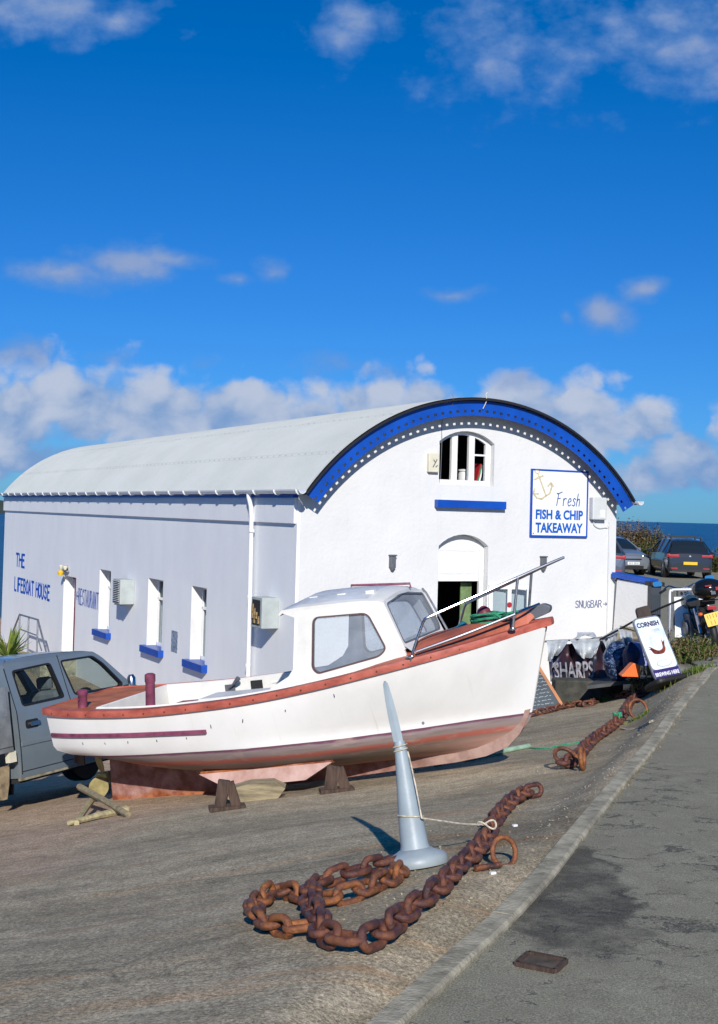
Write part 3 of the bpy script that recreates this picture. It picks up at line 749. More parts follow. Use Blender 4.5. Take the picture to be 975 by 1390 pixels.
# ------------------------------------------------------------------ writing
G_ = {'T': [[(0, 1), (1, 1)], [(.5, 1), (.5, 0)]], 'H': [[(0, 1), (0, 0)], [(1, 1), (1, 0)], [(0, .55), (1, .55)]],
      'E': [[(.9, 1), (0, 1), (0, 0), (.9, 0)], [(0, .55), (.7, .55)]], 'L': [[(0, 1), (0, 0), (.8, 0)]], 'I': [[(.3, 1), (.3, 0)]],
      'F': [[(.9, 1), (0, 1), (0, 0)], [(0, .55), (.7, .55)]], 'B': [[(0, 0), (0, 1), (.6, 1), (.8, .8), (.6, .55), (0, .55)], [(.6, .55), (.9, .3), (.7, 0), (0, 0)]],
      'O': [[(.5, 1), (.1, .8), (0, .5), (.1, .15), (.5, 0), (.9, .15), (1, .5), (.9, .8), (.5, 1)]], 'A': [[(0, 0), (.45, 1), (.9, 0)], [(.18, .35), (.75, .35)]],
      'U': [[(0, 1), (0, .25), (.25, 0), (.65, 0), (.9, .25), (.9, 1)]], 'S': [[(.85, .85), (.5, 1), (.1, .85), (.15, .6), (.75, .4), (.85, .15), (.45, 0), (0, .15)]],
      'R': [[(0, 0), (0, 1), (.6, 1), (.85, .78), (.6, .5), (0, .5)], [(.4, .5), (.9, 0)]], 'N': [[(0, 0), (0, 1), (.85, 0), (.85, 1)]],
      'G': [[(.9, .8), (.5, 1), (.1, .75), (.05, .3), (.4, 0), (.8, .1), (.85, .45), (.5, .45)]], '<': [[(1, .5), (0, .5)], [(.35, .75), (0, .5), (.35, .25)]], '>': [[(0, .5), (1, .5)], [(.7, .7), (1, .5), (.7, .3)]],
      'g': [[(.8, .6), (.4, .7), (.1, .45), (.35, .15), (.75, .3), (.8, .6), (.75, -.2), (.4, -.4), (.1, -.25)]], 'a': [[(.8, .55), (.4, .65), (.1, .35), (.35, 0), (.75, .15), (.8, .6), (.85, 0)]],
      'r': [[(.1, .6), (.15, 0)], [(.12, .4), (.4, .62), (.75, .58)]], 'e': [[(.1, .3), (.75, .4), (.6, .62), (.25, .55), (.1, .25), (.35, 0), (.8, .1)]],
      's': [[(.75, .55), (.4, .65), (.2, .48), (.65, .25), (.5, .02), (.05, .08)]], 'h': [[(.2, 1.05), (.05, 0)], [(.12, .4), (.45, .6), (.7, .5), (.7, 0)]],
      'f': [[(1.2, 1.15), (.25, 1.0), (.1, 1.05)], [(.45, 1.03), (.3, 0)], [(.35, .58), (.95, .62)]]}
def write(s, h, wd, adv, lw, shear=0, jit=0):
    L = []; x = 0
    for ch in s:
        if ch in G_:
            jy = random.uniform(-jit, jit)
            for pl_ in G_[ch]: L.append([(x + a * wd + b * shear * h, b * h + jy) for a, b in pl_])
            x += (.35 if ch == 'I' else 1) * wd + adv
        else: x += wd * .8
    return L
def sidetext(name, s, l0, z, h, length, lw, m, label):
    L = write(s, h, 1, .35, lw); mx = max(p[0] for q in L for p in q); k = length / mx
    L = [[(p[0] * k, p[1]) for p in q] for q in L]
    o = obj(name, MB().strokes(L, lw, .01), m, None, BX_ @ SID @ Matrix.Translation((-l0, z, .006))); tag(o, label, 'lettering'); return o
sidetext('wall_lettering', 'THE', 22.1, -2.02, .40, 1.2, .07, M['blue'], 'blue painted word THE on the side wall above LIFEBOAT HOUSE')
sidetext('wall_lettering', 'LIFEBOAT HOUSE', 22.2, -2.84, .42, 4.7, .07, M['blue'], 'blue painted words LIFEBOAT HOUSE at the far end of the side wall')
sidetext('wall_lettering', '<RESTAURANT', 14.45, -2.70, .42, 2.15, .035, MAT('faded_blue_paint', (.11, .15, .36, 1), .7, var=.3), 'faded blue lettering RESTAURANT with arrow beside the side door')
L = write('SNUGBAR', .14, .085, .012, .01, jit=.008); L = L + [[(p[0] + .70, p[1] - .0) for p in q] for q in write('>', .14, .09, 0, .01)]
o = obj('wall_lettering', MB().strokes(L, .014, .006), MAT('slate_blue_paint', (.10, .13, .28, 1), .7, var=.3), None, BX_ @ GAB @ Matrix.Translation((6.2, -1.77, .005)))
tag(o, 'small hand painted words SNUG BAR with arrow on the gable wall', 'lettering')

# shop sign
u0, u1, z0, z1 = 5.03, 6.43, -.36, .98
sg = thing('shop_sign', 'white rectangular fish and chip takeaway sign with blue border on the gable', 'sign', BX_ @ Vector(((u0 + u1) / 2, -.03, z0)), BX_.to_3x3())
SG = GAB @ Matrix.Translation((0, 0, .03))
B('sign_panel', MB().bbox((u0 + .02, z0 + .02, -.012), (u1 - .02, z1 - .02, .012)), M['upvc'], sg, X=SG)
B('sign_border', plate([(u0, z0), (u1, z0), (u1, z1), (u0, z1)], [[(u0 + .035, z0 + .035), (u1 - .035, z0 + .035), (u1 - .035, z1 - .035), (u0 + .035, z1 - .035)]], .032), M['blue'], sg, X=SG)
BL = MAT('sign_blue', (.004, .11, .50, 1), .4)
B('lettering', fit_text('FISH & CHIP', 1.16, .195, u0 + .12, -.01, .035, zz=.015), BL, sg, X=SG)
B('lettering', fit_text('TAKEAWAY', 1.16, .20, u0 + .12, -.275, .035, zz=.015), BL, sg, X=SG)
x = 0; L = []
for ch, wd in (('f', .16), ('r', .10), ('e', .10), ('s', .09), ('h', .11)):
    for q in G_[ch]: L.append([(x + p[0] * .105 + p[1] * .03, p[1] * .235) for p in smoothline([(a, b, 0) for a, b in q], 4)])
    x += wd + .015
B('lettering', MB().strokes(L, .017, .004), MAT('sign_script_blue', (.01, .07, .30, 1), .5), sg, X=SG @ Matrix.Translation((5.62, .27, .015)))
an = [[(5.18, .90), (5.38, .48)], [(5.08, .50), (5.16, .42), (5.28, .40), (5.38, .46)], [(5.38, .46), (5.48, .52), (5.52, .64), (5.50, .73)], [(5.10, .78), (5.30, .86)], [(5.08, .50), (5.11, .60)], [(5.08, .50), (5.20, .50)], [(5.50, .73), (5.43, .66)], [(5.50, .73), (5.555, .66)]]
mb = MB().strokes(an, .03, .004); q = [(5.16 + .055 * math.cos(R(a)), .935 + .03 * math.sin(R(a)) - .0) for a in range(0, 361, 30)]; mb.strokes([[(p[0], p[1]) for p in q]], .015, .004)
B('anchor_emblem', mb, MAT('gold_print', (.62, .52, .30, 1), .5, var=.3, vs=20), sg, X=SG @ Matrix.Translation((0, -.01, .015)))
B('screw', MB().lathe([(.012, 0), (.012, .006)], 10), M['red'], sg, X=SG @ Matrix.Translation((u0 + .07, z0 + .07, .015)))

# wall lamps, meter boxes, alarm box
def wall_lamp(u, z, label):
    t = thing('wall_lamp', label, 'wall lamp', BX_ @ Vector((u, 0, z - .16)), BX_.to_3x3(), 'grey wall lamps either side of the gable door')
    X = GAB @ Matrix.Translation((u, z, 0))
    B('lamp_body', MB().bbox((-.055, -.12, .002), (.055, .10, .09)).bbox((-.07, .10, .002), (.07, .125, .11)), M['lampgrey'], t, X=X, bevel=.01)
    B('lamp_shade', MB().lathe([(.03, -.16), (.05, -.12), (.05, -.05)], 16, Matrix.Translation((0, 0, .055)) @ Matrix.Rotation(R(-90), 4, 'X')), M['lampgrey'], t, X=X)
wall_lamp(1.94, -.86, 'grey box shaped wall lamp left of the gable doorway')
wall_lamp(5.36, -.86, 'grey box shaped wall lamp under the fish and chip sign')
t = thing('meter_box', 'pale grey meter box with cable right of the fish and chip sign', 'meter box', BX_ @ Vector((6.66, -.1, .02)), BX_.to_3x3())
B('box_body', MB().bbox((6.49, -.14, .01), (6.84, -.002, .46)), M['palegrey'], t, bevel=.02)
B('hatch', MB().bbox((6.67, -.15, .05), (6.78, -.139, .2)), M['upvc'], t)
B('cable', MB().tube(smoothline([(6.6, -.02, .01), (6.62, -.02, -.10), (6.75, -.02, -.16), (6.95, -.02, -.15), (7.0, -.02, -.3), (7.0, -.02, -3.2)], 5), .012, 8), M['palegrey'], t)
t = thing('alarm_box', 'small cream alarm box beside the arched upper window', 'alarm box', BX_ @ Vector((2.76, -.05, .82)), BX_.to_3x3())
B('box_body', MB().bbox((2.65, -.09, .82), (2.87, -.002, 1.18)), M['cream'], t, bevel=.015)
B('emblem', MB().strokes([[(.02, .02), (.10, .16)], [(.03, .15), (.07, .10)], [(.08, .02), (.11, .05)]], .018, .003), M['lampgrey'], t, X=GAB @ Matrix.Translation((2.72, .90, .092)))
# cable hanging over the girder
o = obj('cable', MB().tube(smoothline([(2.95, -.37, 2.30), (2.955, -.38, 2.1), (2.955, -.03, 1.8), (2.96, -.02, 1.4), (2.95, -.02, .7)], 6), .006, 6), M['lampgrey'], None, BX_)
tag(o, 'thin dark cable hanging down the gable left of the arched window', 'cable')
o = obj('aerial', MB().tube(smoothline([(3.62, -.40, 2.05), (3.68, -.42, 2.2), (3.67, -.42, 2.33), (3.7, -.42, 2.36)], 6), .008, 6), M['cream'], None, BX_)
tag(o, 'thin bent rod sticking up at the crown of the blue gable arch', 'rod')
# air-conditioning unit
def unit(name, l0, l1, z0, z1, dp, label, cat, kind):
    t = thing(name, label, cat, BX_ @ Vector((-dp / 2, (l0 + l1) / 2, z0)), BX_.to_3x3())
    B('casing', MB().bbox((-dp, l0, z0), (-.003, l1, z1)), M['greybox'], t, bevel=.012)
    if kind == 'ac':
        B('back_plate', MB().bbox((-dp - .004, l0 + .08, z0 + .04), (-dp - .001, l1 - .05, z1 - .04)), M['dark'], t)
        mb = MB()
        for k in range(12): mb.box((-dp - .02, (l0 + l1) / 2, z0 + .07 + k * (z1 - z0 - .12) / 11), (.035, l1 - l0 - .1, .012), None, Matrix.Rotation(R(25), 3, 'Y'))
        B('louvre', mb, M['palegrey'], t)
        B('bracket', MB().bbox((-dp + .02, l0 + .1, z0 - .04), (-.003, l0 + .14, z0 - .002)), M['galv'], t)
        B('bracket', MB().bbox((-dp + .02, l1 - .14, z0 - .04), (-.003, l1 - .1, z0 - .002)), M['galv'], t)
    else:
        B('open_front', MB().bbox((-dp - .004, l0 + .08, z0 + .05), (-dp - .001, l1 - .06, z1 - .05)), M['dark'], t)
        mb = MB(); 
        for k in range(4): mb.bbox((-dp - .03, l0 + .10 + k * .09, z0 + .08 + .09 * (k % 2)), (-dp - .005, l0 + .15 + k * .09, z0 + .22 + .07 * k))
        B('fittings', mb, MAT('beige_fittings', (.36, .25, .12, 1), .6, var=.6, vs=18), t)
pass
unit('air_conditioner', 9.25, 9.85, -2.34, -1.74, .36, 'grey louvred air conditioning unit on the side wall between two windows', 'air conditioner', 'ac')
unit('electric_cabinet', .68, 1.18, -2.13, -1.57, .34, 'grey electric cabinet with open front beside the white downpipe', 'cabinet', 'el')
t = thing('side_lamp', 'small twin floodlight with orange lens above the side door', 'floodlight', BX_ @ Vector((-.1, 15.6, -1.95)), BX_.to_3x3())
B('bracket', MB().bbox((-.08, 15.3, -1.88), (-.003, 15.9, -1.84)).bbox((-.1, 15.5, -1.9), (-.003, 15.6, -1.7)), M['galv'], t)
for q in (15.35, 15.8): B('lamp_head', MB().lathe([(.03, 0), (.07, .08), (.07, .12)], 12, Matrix.Translation((-.12, q, -1.82))), M['cream'], t)
B('lens', MB().lathe([(.07, -.08), (.09, 0), (.05, .06)], 14, Matrix.Translation((-.18, 15.6, -1.9))), M['yellow'], t)
o = obj('wall_plaque', MB().bbox((-.012, 6.05, -3.16), (-.002, 6.45, -2.70)), MAT('grey_blue_print', (.26, .32, .42, 1), .6, var=.5, vs=14), None, BX_)
tag(o, 'small grey blue plaque between two side windows', 'plaque')
# handrail by the far end of the side wall
t = thing('stair_railing', 'grey galvanised tube handrail standing against the far end of the side wall', 'railing', BX_ @ Vector((-.9, 18.5, -4.2)), BX_.to_3x3())
P = [(-.6, 20.6, -4.72), (-.6, 18.7, -3.36), (-.6, 16.35, -3.32), (-.6, 14.5, -4.70)]
B('top_rail', MB().tube(P, .03, 8), M['galv'], t)
B('mid_rail', MB().tube([(-.6, 19.4, -4.2), (-.6, 18.62, -3.80), (-.6, 16.4, -3.78), (-.6, 15.8, -4.15)], .022, 8), M['galv'], t)
for q in (18.68, 17.5, 16.37): B('post', MB().tube([(-.6, q, -4.8), (-.6, q, -3.35)], .026, 8), M['galv'], t)

# low wall with blue coping, right of the gable
wa, wb = Vector((5.42, 25.55, 0)), Vector((5.42, 22.3, 0))
t = thing('low_wall', 'low white rendered wall with blue coping at the right gable corner', 'wall', (5.6, 25.2, -3.5))
ID = Matrix.Identity(4)
obj('wall', MB().beam((5.30, 25.62, -2.56), (5.80, 24.96, -2.62), .16, 2.74), M['white_wall'], t, ID)
obj('coping', MB().beam((5.29, 25.62, -1.10), (5.90, 24.83, -1.185), .24, .10), M['blue'], t, ID)

# ------------------------------------------------------------------ fishing boat
PH, PSI, HEEL = R(8.7), R(21), R(2.5)
BO = Vector((-2.983, 13.946, -2.661))
_h = Vector((math.cos(PSI), -math.sin(PSI), 0)); _p = Vector((math.sin(PSI), math.cos(PSI), 0)); _u = Vector((0, 0, 1))
_xb = _h * math.cos(PH) + _u * math.sin(PH); _zb = -_h * math.sin(PH) + _u * math.cos(PH)
XB = FR(BO, _xb, _p * math.cos(HEEL) + _zb * math.sin(HEEL), _zb * math.cos(HEEL) - _p * math.sin(HEEL))
boat = thing('fishing_boat', 'small white fishing boat with red gunwale and wheelhouse propped up on the slipway', 'boat', XB @ Vector((2.5, 0, -.58)), XB.to_3x3())
def Bt(name, mb, m, parent=boat, X=ID, **k): return obj(name, mb, m, parent, XB @ X, **k)
def herm(xs, ysv):
    xs = np.array(xs, float); ysv = np.array(ysv, float); h = np.diff(xs); dl = np.diff(ysv) / h
    m = np.zeros_like(xs); m[1:-1] = np.where(dl[1:] * dl[:-1] > 0, 2 * dl[1:] * dl[:-1] / (dl[1:] + dl[:-1] + 1e-9 * np.sign(dl[1:] + dl[:-1] + 1e-12)), 0); m[0] = dl[0]; m[-1] = dl[-1]
    def f(x):
        x = min(max(x, xs[0]), xs[-1]); i = min(int(np.searchsorted(xs, x, 'right')) - 1, len(xs) - 2)
        t = (x - xs[i]) / h[i]
        return float((2 * t ** 3 - 3 * t * t + 1) * ysv[i] + (t ** 3 - 2 * t * t + t) * h[i] * m[i] + (-2 * t ** 3 + 3 * t * t) * ysv[i + 1] + (t ** 3 - t * t) * h[i] * m[i + 1])
    return f
S_ = [0, .1, .25, .42, .58, .7, .8, .9, 1]
fbs = herm([0, .03, .1, .25, .42, .58, .7, .8, .9, .96, 1], [.66, .73, .83, .95, .99, .95, .86, .72, .45, .23, .035])
fbw = herm(S_, [.62, .78, .88, .92, .82, .65, .45, .21, .015])
fzs = herm([.05, .68, 1.45, 2.2, 2.69, 3.27, 3.76, 4.31, 4.71, 5.03, 5.37], [.49, .45, .43, .45, .48, .54, .605, .68, .735, .785, .845])
fzb = herm([0, .1, .25, .42, .6, .8, .92, 1], [.0, -.17, -.28, -.34, -.36, -.34, -.33, -.22])
def hx(s, z):
    """x of station s at height z: raked stem, tucked-up stern"""
    x0 = .05 + (.07 * (.5 - z) if z > .10 else .03 + 3.0 * (.10 - z)); x0 = min(x0, .55)
    x1 = 5.37 - (.845 - z) * .32 if z > 0 else 5.10 - .45 * (-z) - 2.6 * z * z
    return x0 + (x1 - x0) * s
NS = 46; sts = [(i / NS) for i in range(NS + 1)]
def section(s):
    bs, bw = fbs(s), fbw(s); zs = fzs(hx(s, .6)); zb = fzb(s); zt = .04; P = []
    for i in range(9):       # topsides
        t = i / 9; z = zs + (zt - zs) * t; y = bs + (bw - bs) * (t ** 1.35); P.append((y, z))
    a = .62 + .75 * s; b = 1.0 + .25 * s
    for i in range(11):      # bottom
        q = (math.pi / 2) * i / 10; y = max(bw * math.cos(q) ** a, .028 if s < .985 else .012); z = zt + (zb - zt) * math.sin(q) ** (1.15)
        P.append((y, z))
    return P
secs = [section(s) for s in sts]
mb = MB(); mb.smooth = True
rings = []
for s, P in zip(sts, secs):
    st = [(hx(s, z), -y, z) for y, z in P]; pt = [(hx(s, z), y, z) for y, z in P[::-1]]
    rings.append(st + pt)
mb.loft(rings); mb.f.append(tuple(range(len(rings[0])))); mb.m.append(0); mb.sm.append(False)
mb.m = []
for f in mb.f:
    zc = sum(mb.v[i][2] for i in f) / len(f); mb.m.append(0)
def hull_mat():
    m = bpy.data.materials.new('hull_paint'); m.use_nodes = True; t = NT(m.node_tree)
    c = t.n('ShaderNodeTexCoord').outputs['Object']
    zoff = -.58
    sp_ = t.n('ShaderNodeSeparateXYZ', inp={0: c}); z = t.math('ADD', sp_.outputs[2], zoff)
    n = t.noise(t.vm('MULTIPLY', c, (.7, 1, 2.4)), 3.2, 6, .65); n2 = t.noise(t.vm('MULTIPLY', c, (.25, 1, 6)), 3, 5, .6)
    zn = t.math('ADD', z, t.math('MULTIPLY', t.math('SUBTRACT', n, .5), .05))
    # antifouling bands, worn
    bow = t.maprange(sp_.outputs[0], 1.0, 2.3, 0, 1)
    k = t.math('ADD', t.math('MULTIPLY', zn, 1 / .5), .86)
    af = t.ramp(k, [(.05, (.30, .115, .085, 1)), (.24, (.30, .15, .115, 1)), (.40, (.24, .18, .14, 1)), (.56, (.235, .19, .155, 1)), (.63, (.45, .12, .085, 1)), (.69, (.40, .13, .10, 1)), (.73, (.27, .21, .19, 1)), (.845, (.26, .20, .20, 1)), (.87, (.15, .055, .09, 1)), (.90, (.13, .045, .08, 1))])
    af = t.mix(t.math('MULTIPLY', bow, t.maprange(zn, -.12, -.2, 0, .8)), af, (.55, .30, .24, 1))
    af = t.mix(t.maprange(n, .55, .72, 0, .5), af, (.50, .36, .30, 1))
    af = t.mix(t.maprange(n2, .52, .7, 0, .45), af, (.13, .09, .075, 1))
    wt = t.ramp(t.noise(t.vm('MULTIPLY', c, (.5, 1, .3)), 3, 5, .6), [(.3, (.70, .69, .665, 1)), (.65, (.80, .79, .765, 1))])
    drip = t.noise(t.vm('MULTIPLY', c, (9, 1, .8)), 2.2, 4, .6)
    wt = t.mix(t.math('MULTIPLY', t.maprange(drip, .62, .75, 0, .28), t.maprange(z, .7, .05, .2, 1)), wt, (.52, .44, .32, 1))
    ch = t.n('ShaderNodeTexVoronoi', inp={'Vector': t.vm('MULTIPLY', c, (1, 1, .7)), 'Scale': 3.2}); chip = t.maprange(ch.outputs[0], .040, .052, 1, 0)
    wt = t.mix(t.math('MULTIPLY', chip, .85), wt, (.12, .10, .22, 1))
    cc = t.mix(t.maprange(t.math('ADD', z, t.math('MULTIPLY', t.math('SUBTRACT', n, .5), .006)), .022, .026), af, wt)
    rg = t.maprange(z, .02, .03, .75, .33)
    p = t.n('ShaderNodeBsdfPrincipled', inp={'Base Color': cc, 'Roughness': rg, 'Specular IOR Level': .4})
    b = t.n('ShaderNodeBump', inp={'Height': t.noise(c, 9, 3, .5), 'Strength': .12, 'Distance': .01}); t.set(p, 'Normal', b)
    t.n('ShaderNodeOutputMaterial', inp={0: p.outputs[0]}); return m
M['hull'] = hull_mat()
M['redpaint'] = MAT('faded_red_paint', (.42, .105, .07, 1), .55, var=.35, vs=9, bump=.25, bs=40, stretch=(.5, 1, 1), col2=(.26, .05, .035, 1))
M['deckred'] = MAT('red_deck_paint', (.43, .115, .065, 1), .6, var=.25, vs=4, bump=.2, bs=60)
M['orangedeck'] = MAT('orange_brown_deck_paint', (.50, .15, .05, 1), .6, var=.25, vs=5)
M['purple'] = MAT('faded_purple_paint', (.22, .05, .10, 1), .6, var=.35, vs=10)
M['cabinwhite'] = MAT('aged_white_gelcoat', (.76, .745, .70, 1), .38, var=.08, vs=4)
M['cabingrey'] = MAT('grey_roof_paint', (.60, .62, .65, 1), .5, var=.15, vs=5)
hull = Bt('hull', mb, M['hull'], keep=True)
# inner skin, sole
mb = MB(); mb.smooth = True; rings = []
for s in [i / 30 for i in range(31)]:
    s2 = .02 + s * .80; P = [(fbs(s2) + (fbw(s2) - fbs(s2)) * q ** 1.35 - .045, fzs(hx(s2, .6)) - .002 - (fzs(hx(s2, .6)) - .08) * q * .98) for q in (0, .25, .5, .75, 1)]
    rings.append([(hx(s2, z), -max(y, .01), z) for y, z in P] + [(hx(s2, z), max(y, .01), z) for y, z in P[::-1]])
mb.loft(rings); mb.f = [f[::-1] for f in mb.f]
Bt('inner_lining', mb, M['cabinwhite'])
# deck ring: aft deck, side decks, foredeck (all with slight camber)
def camb(y, b): return .15 * max(0, 1 - (y / max(b, .05)) ** 2)
mb = MB(); mb.smooth = True; rings = []; ss = [i / 60 for i in range(61)]
def inner(x, b):
    if x < .66: return 0.
    if x < .76: return (b - .15) * min(1, (x - .66) / .05)
    if x < 4.0: return b - .15
    return 0.
for side in (-1, 1):
    prev = None
    for s in ss:
        x = hx(s, .6); b = fbs(s) + .002; i_ = inner(x, b); z = fzs(x) + .005
        rg = []
        for k in range(7):
            y = i_ + (b - i_) * k / 6; rg.append((x, side * y, z + (camb(y, b) * min(1, max(0, (x - 3.5) / .7)) if x > 3.5 else .0) + .05))
        if prev is not None:
            o = len(mb.v); mb.v += prev + rg
            for k in range(6):
                f = (o + k, o + k + 1, o + 7 + k + 1, o + 7 + k); mb.f.append(f if side > 0 else f[::-1]); mb.m.append(1 if x < 1.1 else 0); mb.sm.append(True)
        prev = rg
mb.f = [f[::-1] for f in mb.f]
Bt('deck', mb, [M['deckred'], M['orangedeck']])
# white coaming along the well
mb = MB(); rg = []
cpts = []
for side in (-1, 1):
    L = []
    for s in ss:
        x = hx(s, .6)
        if .66 <= x <= 3.9: L.append((x, side * max(inner(x, fbs(s)), .0), fzs(x)))
    cpts.append(L)
line = cpts[0][::-1] + cpts[1]
mb.loft([[(p[0], p[1], p[2] - .16), (p[0], p[1], p[2] + .065), (p[0] - .012, p[1] * 1.02, p[2] + .075), (p[0] - .03, p[1] * 1.03, p[2] + .058)] for p in line])
Bt('coaming', mb, M['cabinwhite'])
Bt('cockpit_sole', MB().prism([(.9, -.55), (2.0, -.72), (3.4, -.66), (3.95, -.48), (3.95, .48), (3.4, .66), (2.0, .72), (.9, .55)], .02, Matrix.Translation((0, 0, .10))), M['cabinwhite'])
# gunwale capping
def gun(dz0, dz1, out_, inw):
    m_ = MB(); m_.smooth = False; rg = []
    P = [(hx(s, .6), -fbs(s), s) for s in ss] 
    Q = [(hx(s, .6), fbs(s), s) for s in ss][::-1]
    path = P + [(hx(1, .6) + .02, 0, 1)] + Q
    n = len(path)
    for i, (x, y, s) in enumerate(path):
        a = Vector(path[i - 1][:2]); b = Vector(path[(i + 1) % n][:2]); d = (b - a).normalized(); nr = Vector((d.y, -d.x)); z = fzs(x)
        pr = [(0, dz0), (out_, dz0 + .004), (out_ + .006, (dz0 + dz1) / 2), (out_, dz1 - .006), (0, dz1), (-inw, dz1), (-inw, dz0)]
        rg.append([(x + nr.x * o, y + nr.y * o, z + zz) for o, zz in pr])
    rg.append(rg[0]); m_.loft(rg, closed=True); return m_
gw = Bt('gunwale', gun(-.012, .066, .035, .02), M['redpaint'], smooth=True)
for s in [.03 + i * .047 for i in range(21)]:
    x = hx(s, .6)
    if x > 5.25: continue
    Bt('bolt_head', MB().lathe([(.008, 0), (.008, .004)], 8, Matrix.Translation((x, -fbs(s) - .043, fzs(x) + .022)) @ Matrix.Rotation(R(90), 4, 'X')), M['timber_dark'], gw)
for x, z, h_ in ((.55, .17, .03), (.85, .165, .03), (1.15, .17, .035), (1.5, .165, .03), (1.85, .17, .02), (2.15, .27, .035), (2.5, .30, .035), (2.95, .36, .02), (3.45, .46, .035)):
    s0 = (x - .08) / 5.15; zs_ = fzs(x); tt = (zs_ - z) / (zs_ - .04); y = fbs(s0) + (fbw(s0) - fbs(s0)) * tt ** 1.35
    Bt('scuff_mark', MB().box((x, -y - .0015, z), (.008, .004, h_), None, Matrix.Rotation(R(random.uniform(-15, 15)), 3, 'Y')), M['navy'], hull)
# rubbing strakes near the stern
for side in (-1, 1):
    rg = []; mbs = MB()
    L = []
    for i in range(25):
        x = .09 + 2.0 * i / 24; s = (x - .08) / 5.15; s = max(s, 0); bs, bw = fbs(s), fbw(s); zs = fzs(x); z = .265 - .02 * x; tt = (zs - z) / (zs - .04)
        y = bs + (bw - bs) * tt ** 1.35; L.append((x, side * y, z))
    mbs.loft([[(p[0], p[1] - side * .01, p[2] - .022), (p[0], p[1] + side * .028, p[2] - .018), (p[0], p[1] + side * .028, p[2] + .018), (p[0], p[1] - side * .01, p[2] + .022)] for p in L], closed=True, cap=True)
    Bt('rubbing_strake', mbs, M['purple'])
# keel, skeg and stem band
prof = [(.36, -.04), (.33, -.63), (1.42, -.59), (3.0, -.50), (4.30, -.405), (4.60, -.365), (4.83, -.29), (4.97, -.17), (5.06, -.04), (5.105, .06), (4.95, .04), (4.80, -.12), (4.4, -.26), (3.0, -.30), (2.0, -.2), (1.2, -.12)]
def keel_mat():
    m = bpy.data.materials.new('shaded_keel_paint'); m.use_nodes = True; t = NT(m.node_tree)
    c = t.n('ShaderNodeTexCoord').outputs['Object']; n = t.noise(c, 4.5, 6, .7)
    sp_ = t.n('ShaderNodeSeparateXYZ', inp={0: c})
    cc = t.ramp(n, [(.32, (.15, .055, .03, 1)), (.44, (.22, .09, .065, 1)), (.55, (.30, .145, .12, 1)), (.7, (.40, .25, .21, 1))])  # old paint, its browns darkened to carry the hull's shadow over the keel
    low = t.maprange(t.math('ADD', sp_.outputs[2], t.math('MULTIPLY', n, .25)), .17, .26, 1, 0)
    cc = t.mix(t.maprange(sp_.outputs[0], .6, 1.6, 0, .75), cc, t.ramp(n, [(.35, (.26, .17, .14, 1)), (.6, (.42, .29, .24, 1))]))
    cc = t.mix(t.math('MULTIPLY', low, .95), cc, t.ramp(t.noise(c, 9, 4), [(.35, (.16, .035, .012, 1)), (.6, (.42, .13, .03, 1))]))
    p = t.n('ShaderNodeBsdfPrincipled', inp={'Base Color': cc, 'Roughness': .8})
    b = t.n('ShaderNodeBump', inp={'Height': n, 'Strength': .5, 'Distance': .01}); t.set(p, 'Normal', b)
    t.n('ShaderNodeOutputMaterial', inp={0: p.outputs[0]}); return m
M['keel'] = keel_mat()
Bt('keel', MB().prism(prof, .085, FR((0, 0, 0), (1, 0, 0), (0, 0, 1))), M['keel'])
# bilge keels
for side in (-1, 1):
    P = [(1.79, -.255), (2.9, -.225), (3.25, -.215), (2.96, -.37), (2.10, -.405)]
    Bt('bilge_keel', MB().prism(P, .035, FR((0, side * .60, 0), (1, 0, 0), (0, 0, 1)) @ Matrix.Rotation(R(14 * side), 4, 'X')), MAT('bilge_keel_paint', (.50, .34, .30, 1), .75, var=.3, vs=5, col2=(.38, .20, .16, 1)))
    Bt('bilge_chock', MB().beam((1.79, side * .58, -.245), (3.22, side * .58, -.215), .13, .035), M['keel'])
# propeller and rudder
pr = MB(); pc = Vector((.22, 0, -.32))
for k in range(3):
    rot = Matrix.Rotation(R(120 * k + 15), 4, 'X') @ Matrix.Rotation(R(38), 4, 'Z')
    P = roundpoly([(-.05, .03), (.05, .03), (.10, .12), (.07, .24), (-.07, .24), (-.10, .12)], .06)
    pr.prism(P, .012, Matrix.Translation(pc) @ Matrix.Rotation(R(120 * k + 15), 4, 'X') @ FR((0, 0, 0), (math.cos(R(-38)), math.sin(R(-38)), 0), (0, 0, 1)))
pr.v = [tuple(Vector(pc) + (Vector(q) - pc) * 1.15) for q in pr.v]
pr.lathe([(.035, -.06), (.04, 0), (.035, .06), (.01, .09)], 12, Matrix.Translation(pc) @ Matrix.Rotation(R(-90), 4, 'Y'))
Bt('propeller', pr, MAT('dull_bronze', (.36, .30, .13, 1), .5, metal=.4, var=.3, vs=9))
Bt('rudder', MB().prism([(-.10, .08), (.02, .06), (.0, -.20), (-.12, -.16)], .03, FR((0, 0, 0), (1, 0, 0), (0, 0, 1))), M['timber_dark'])

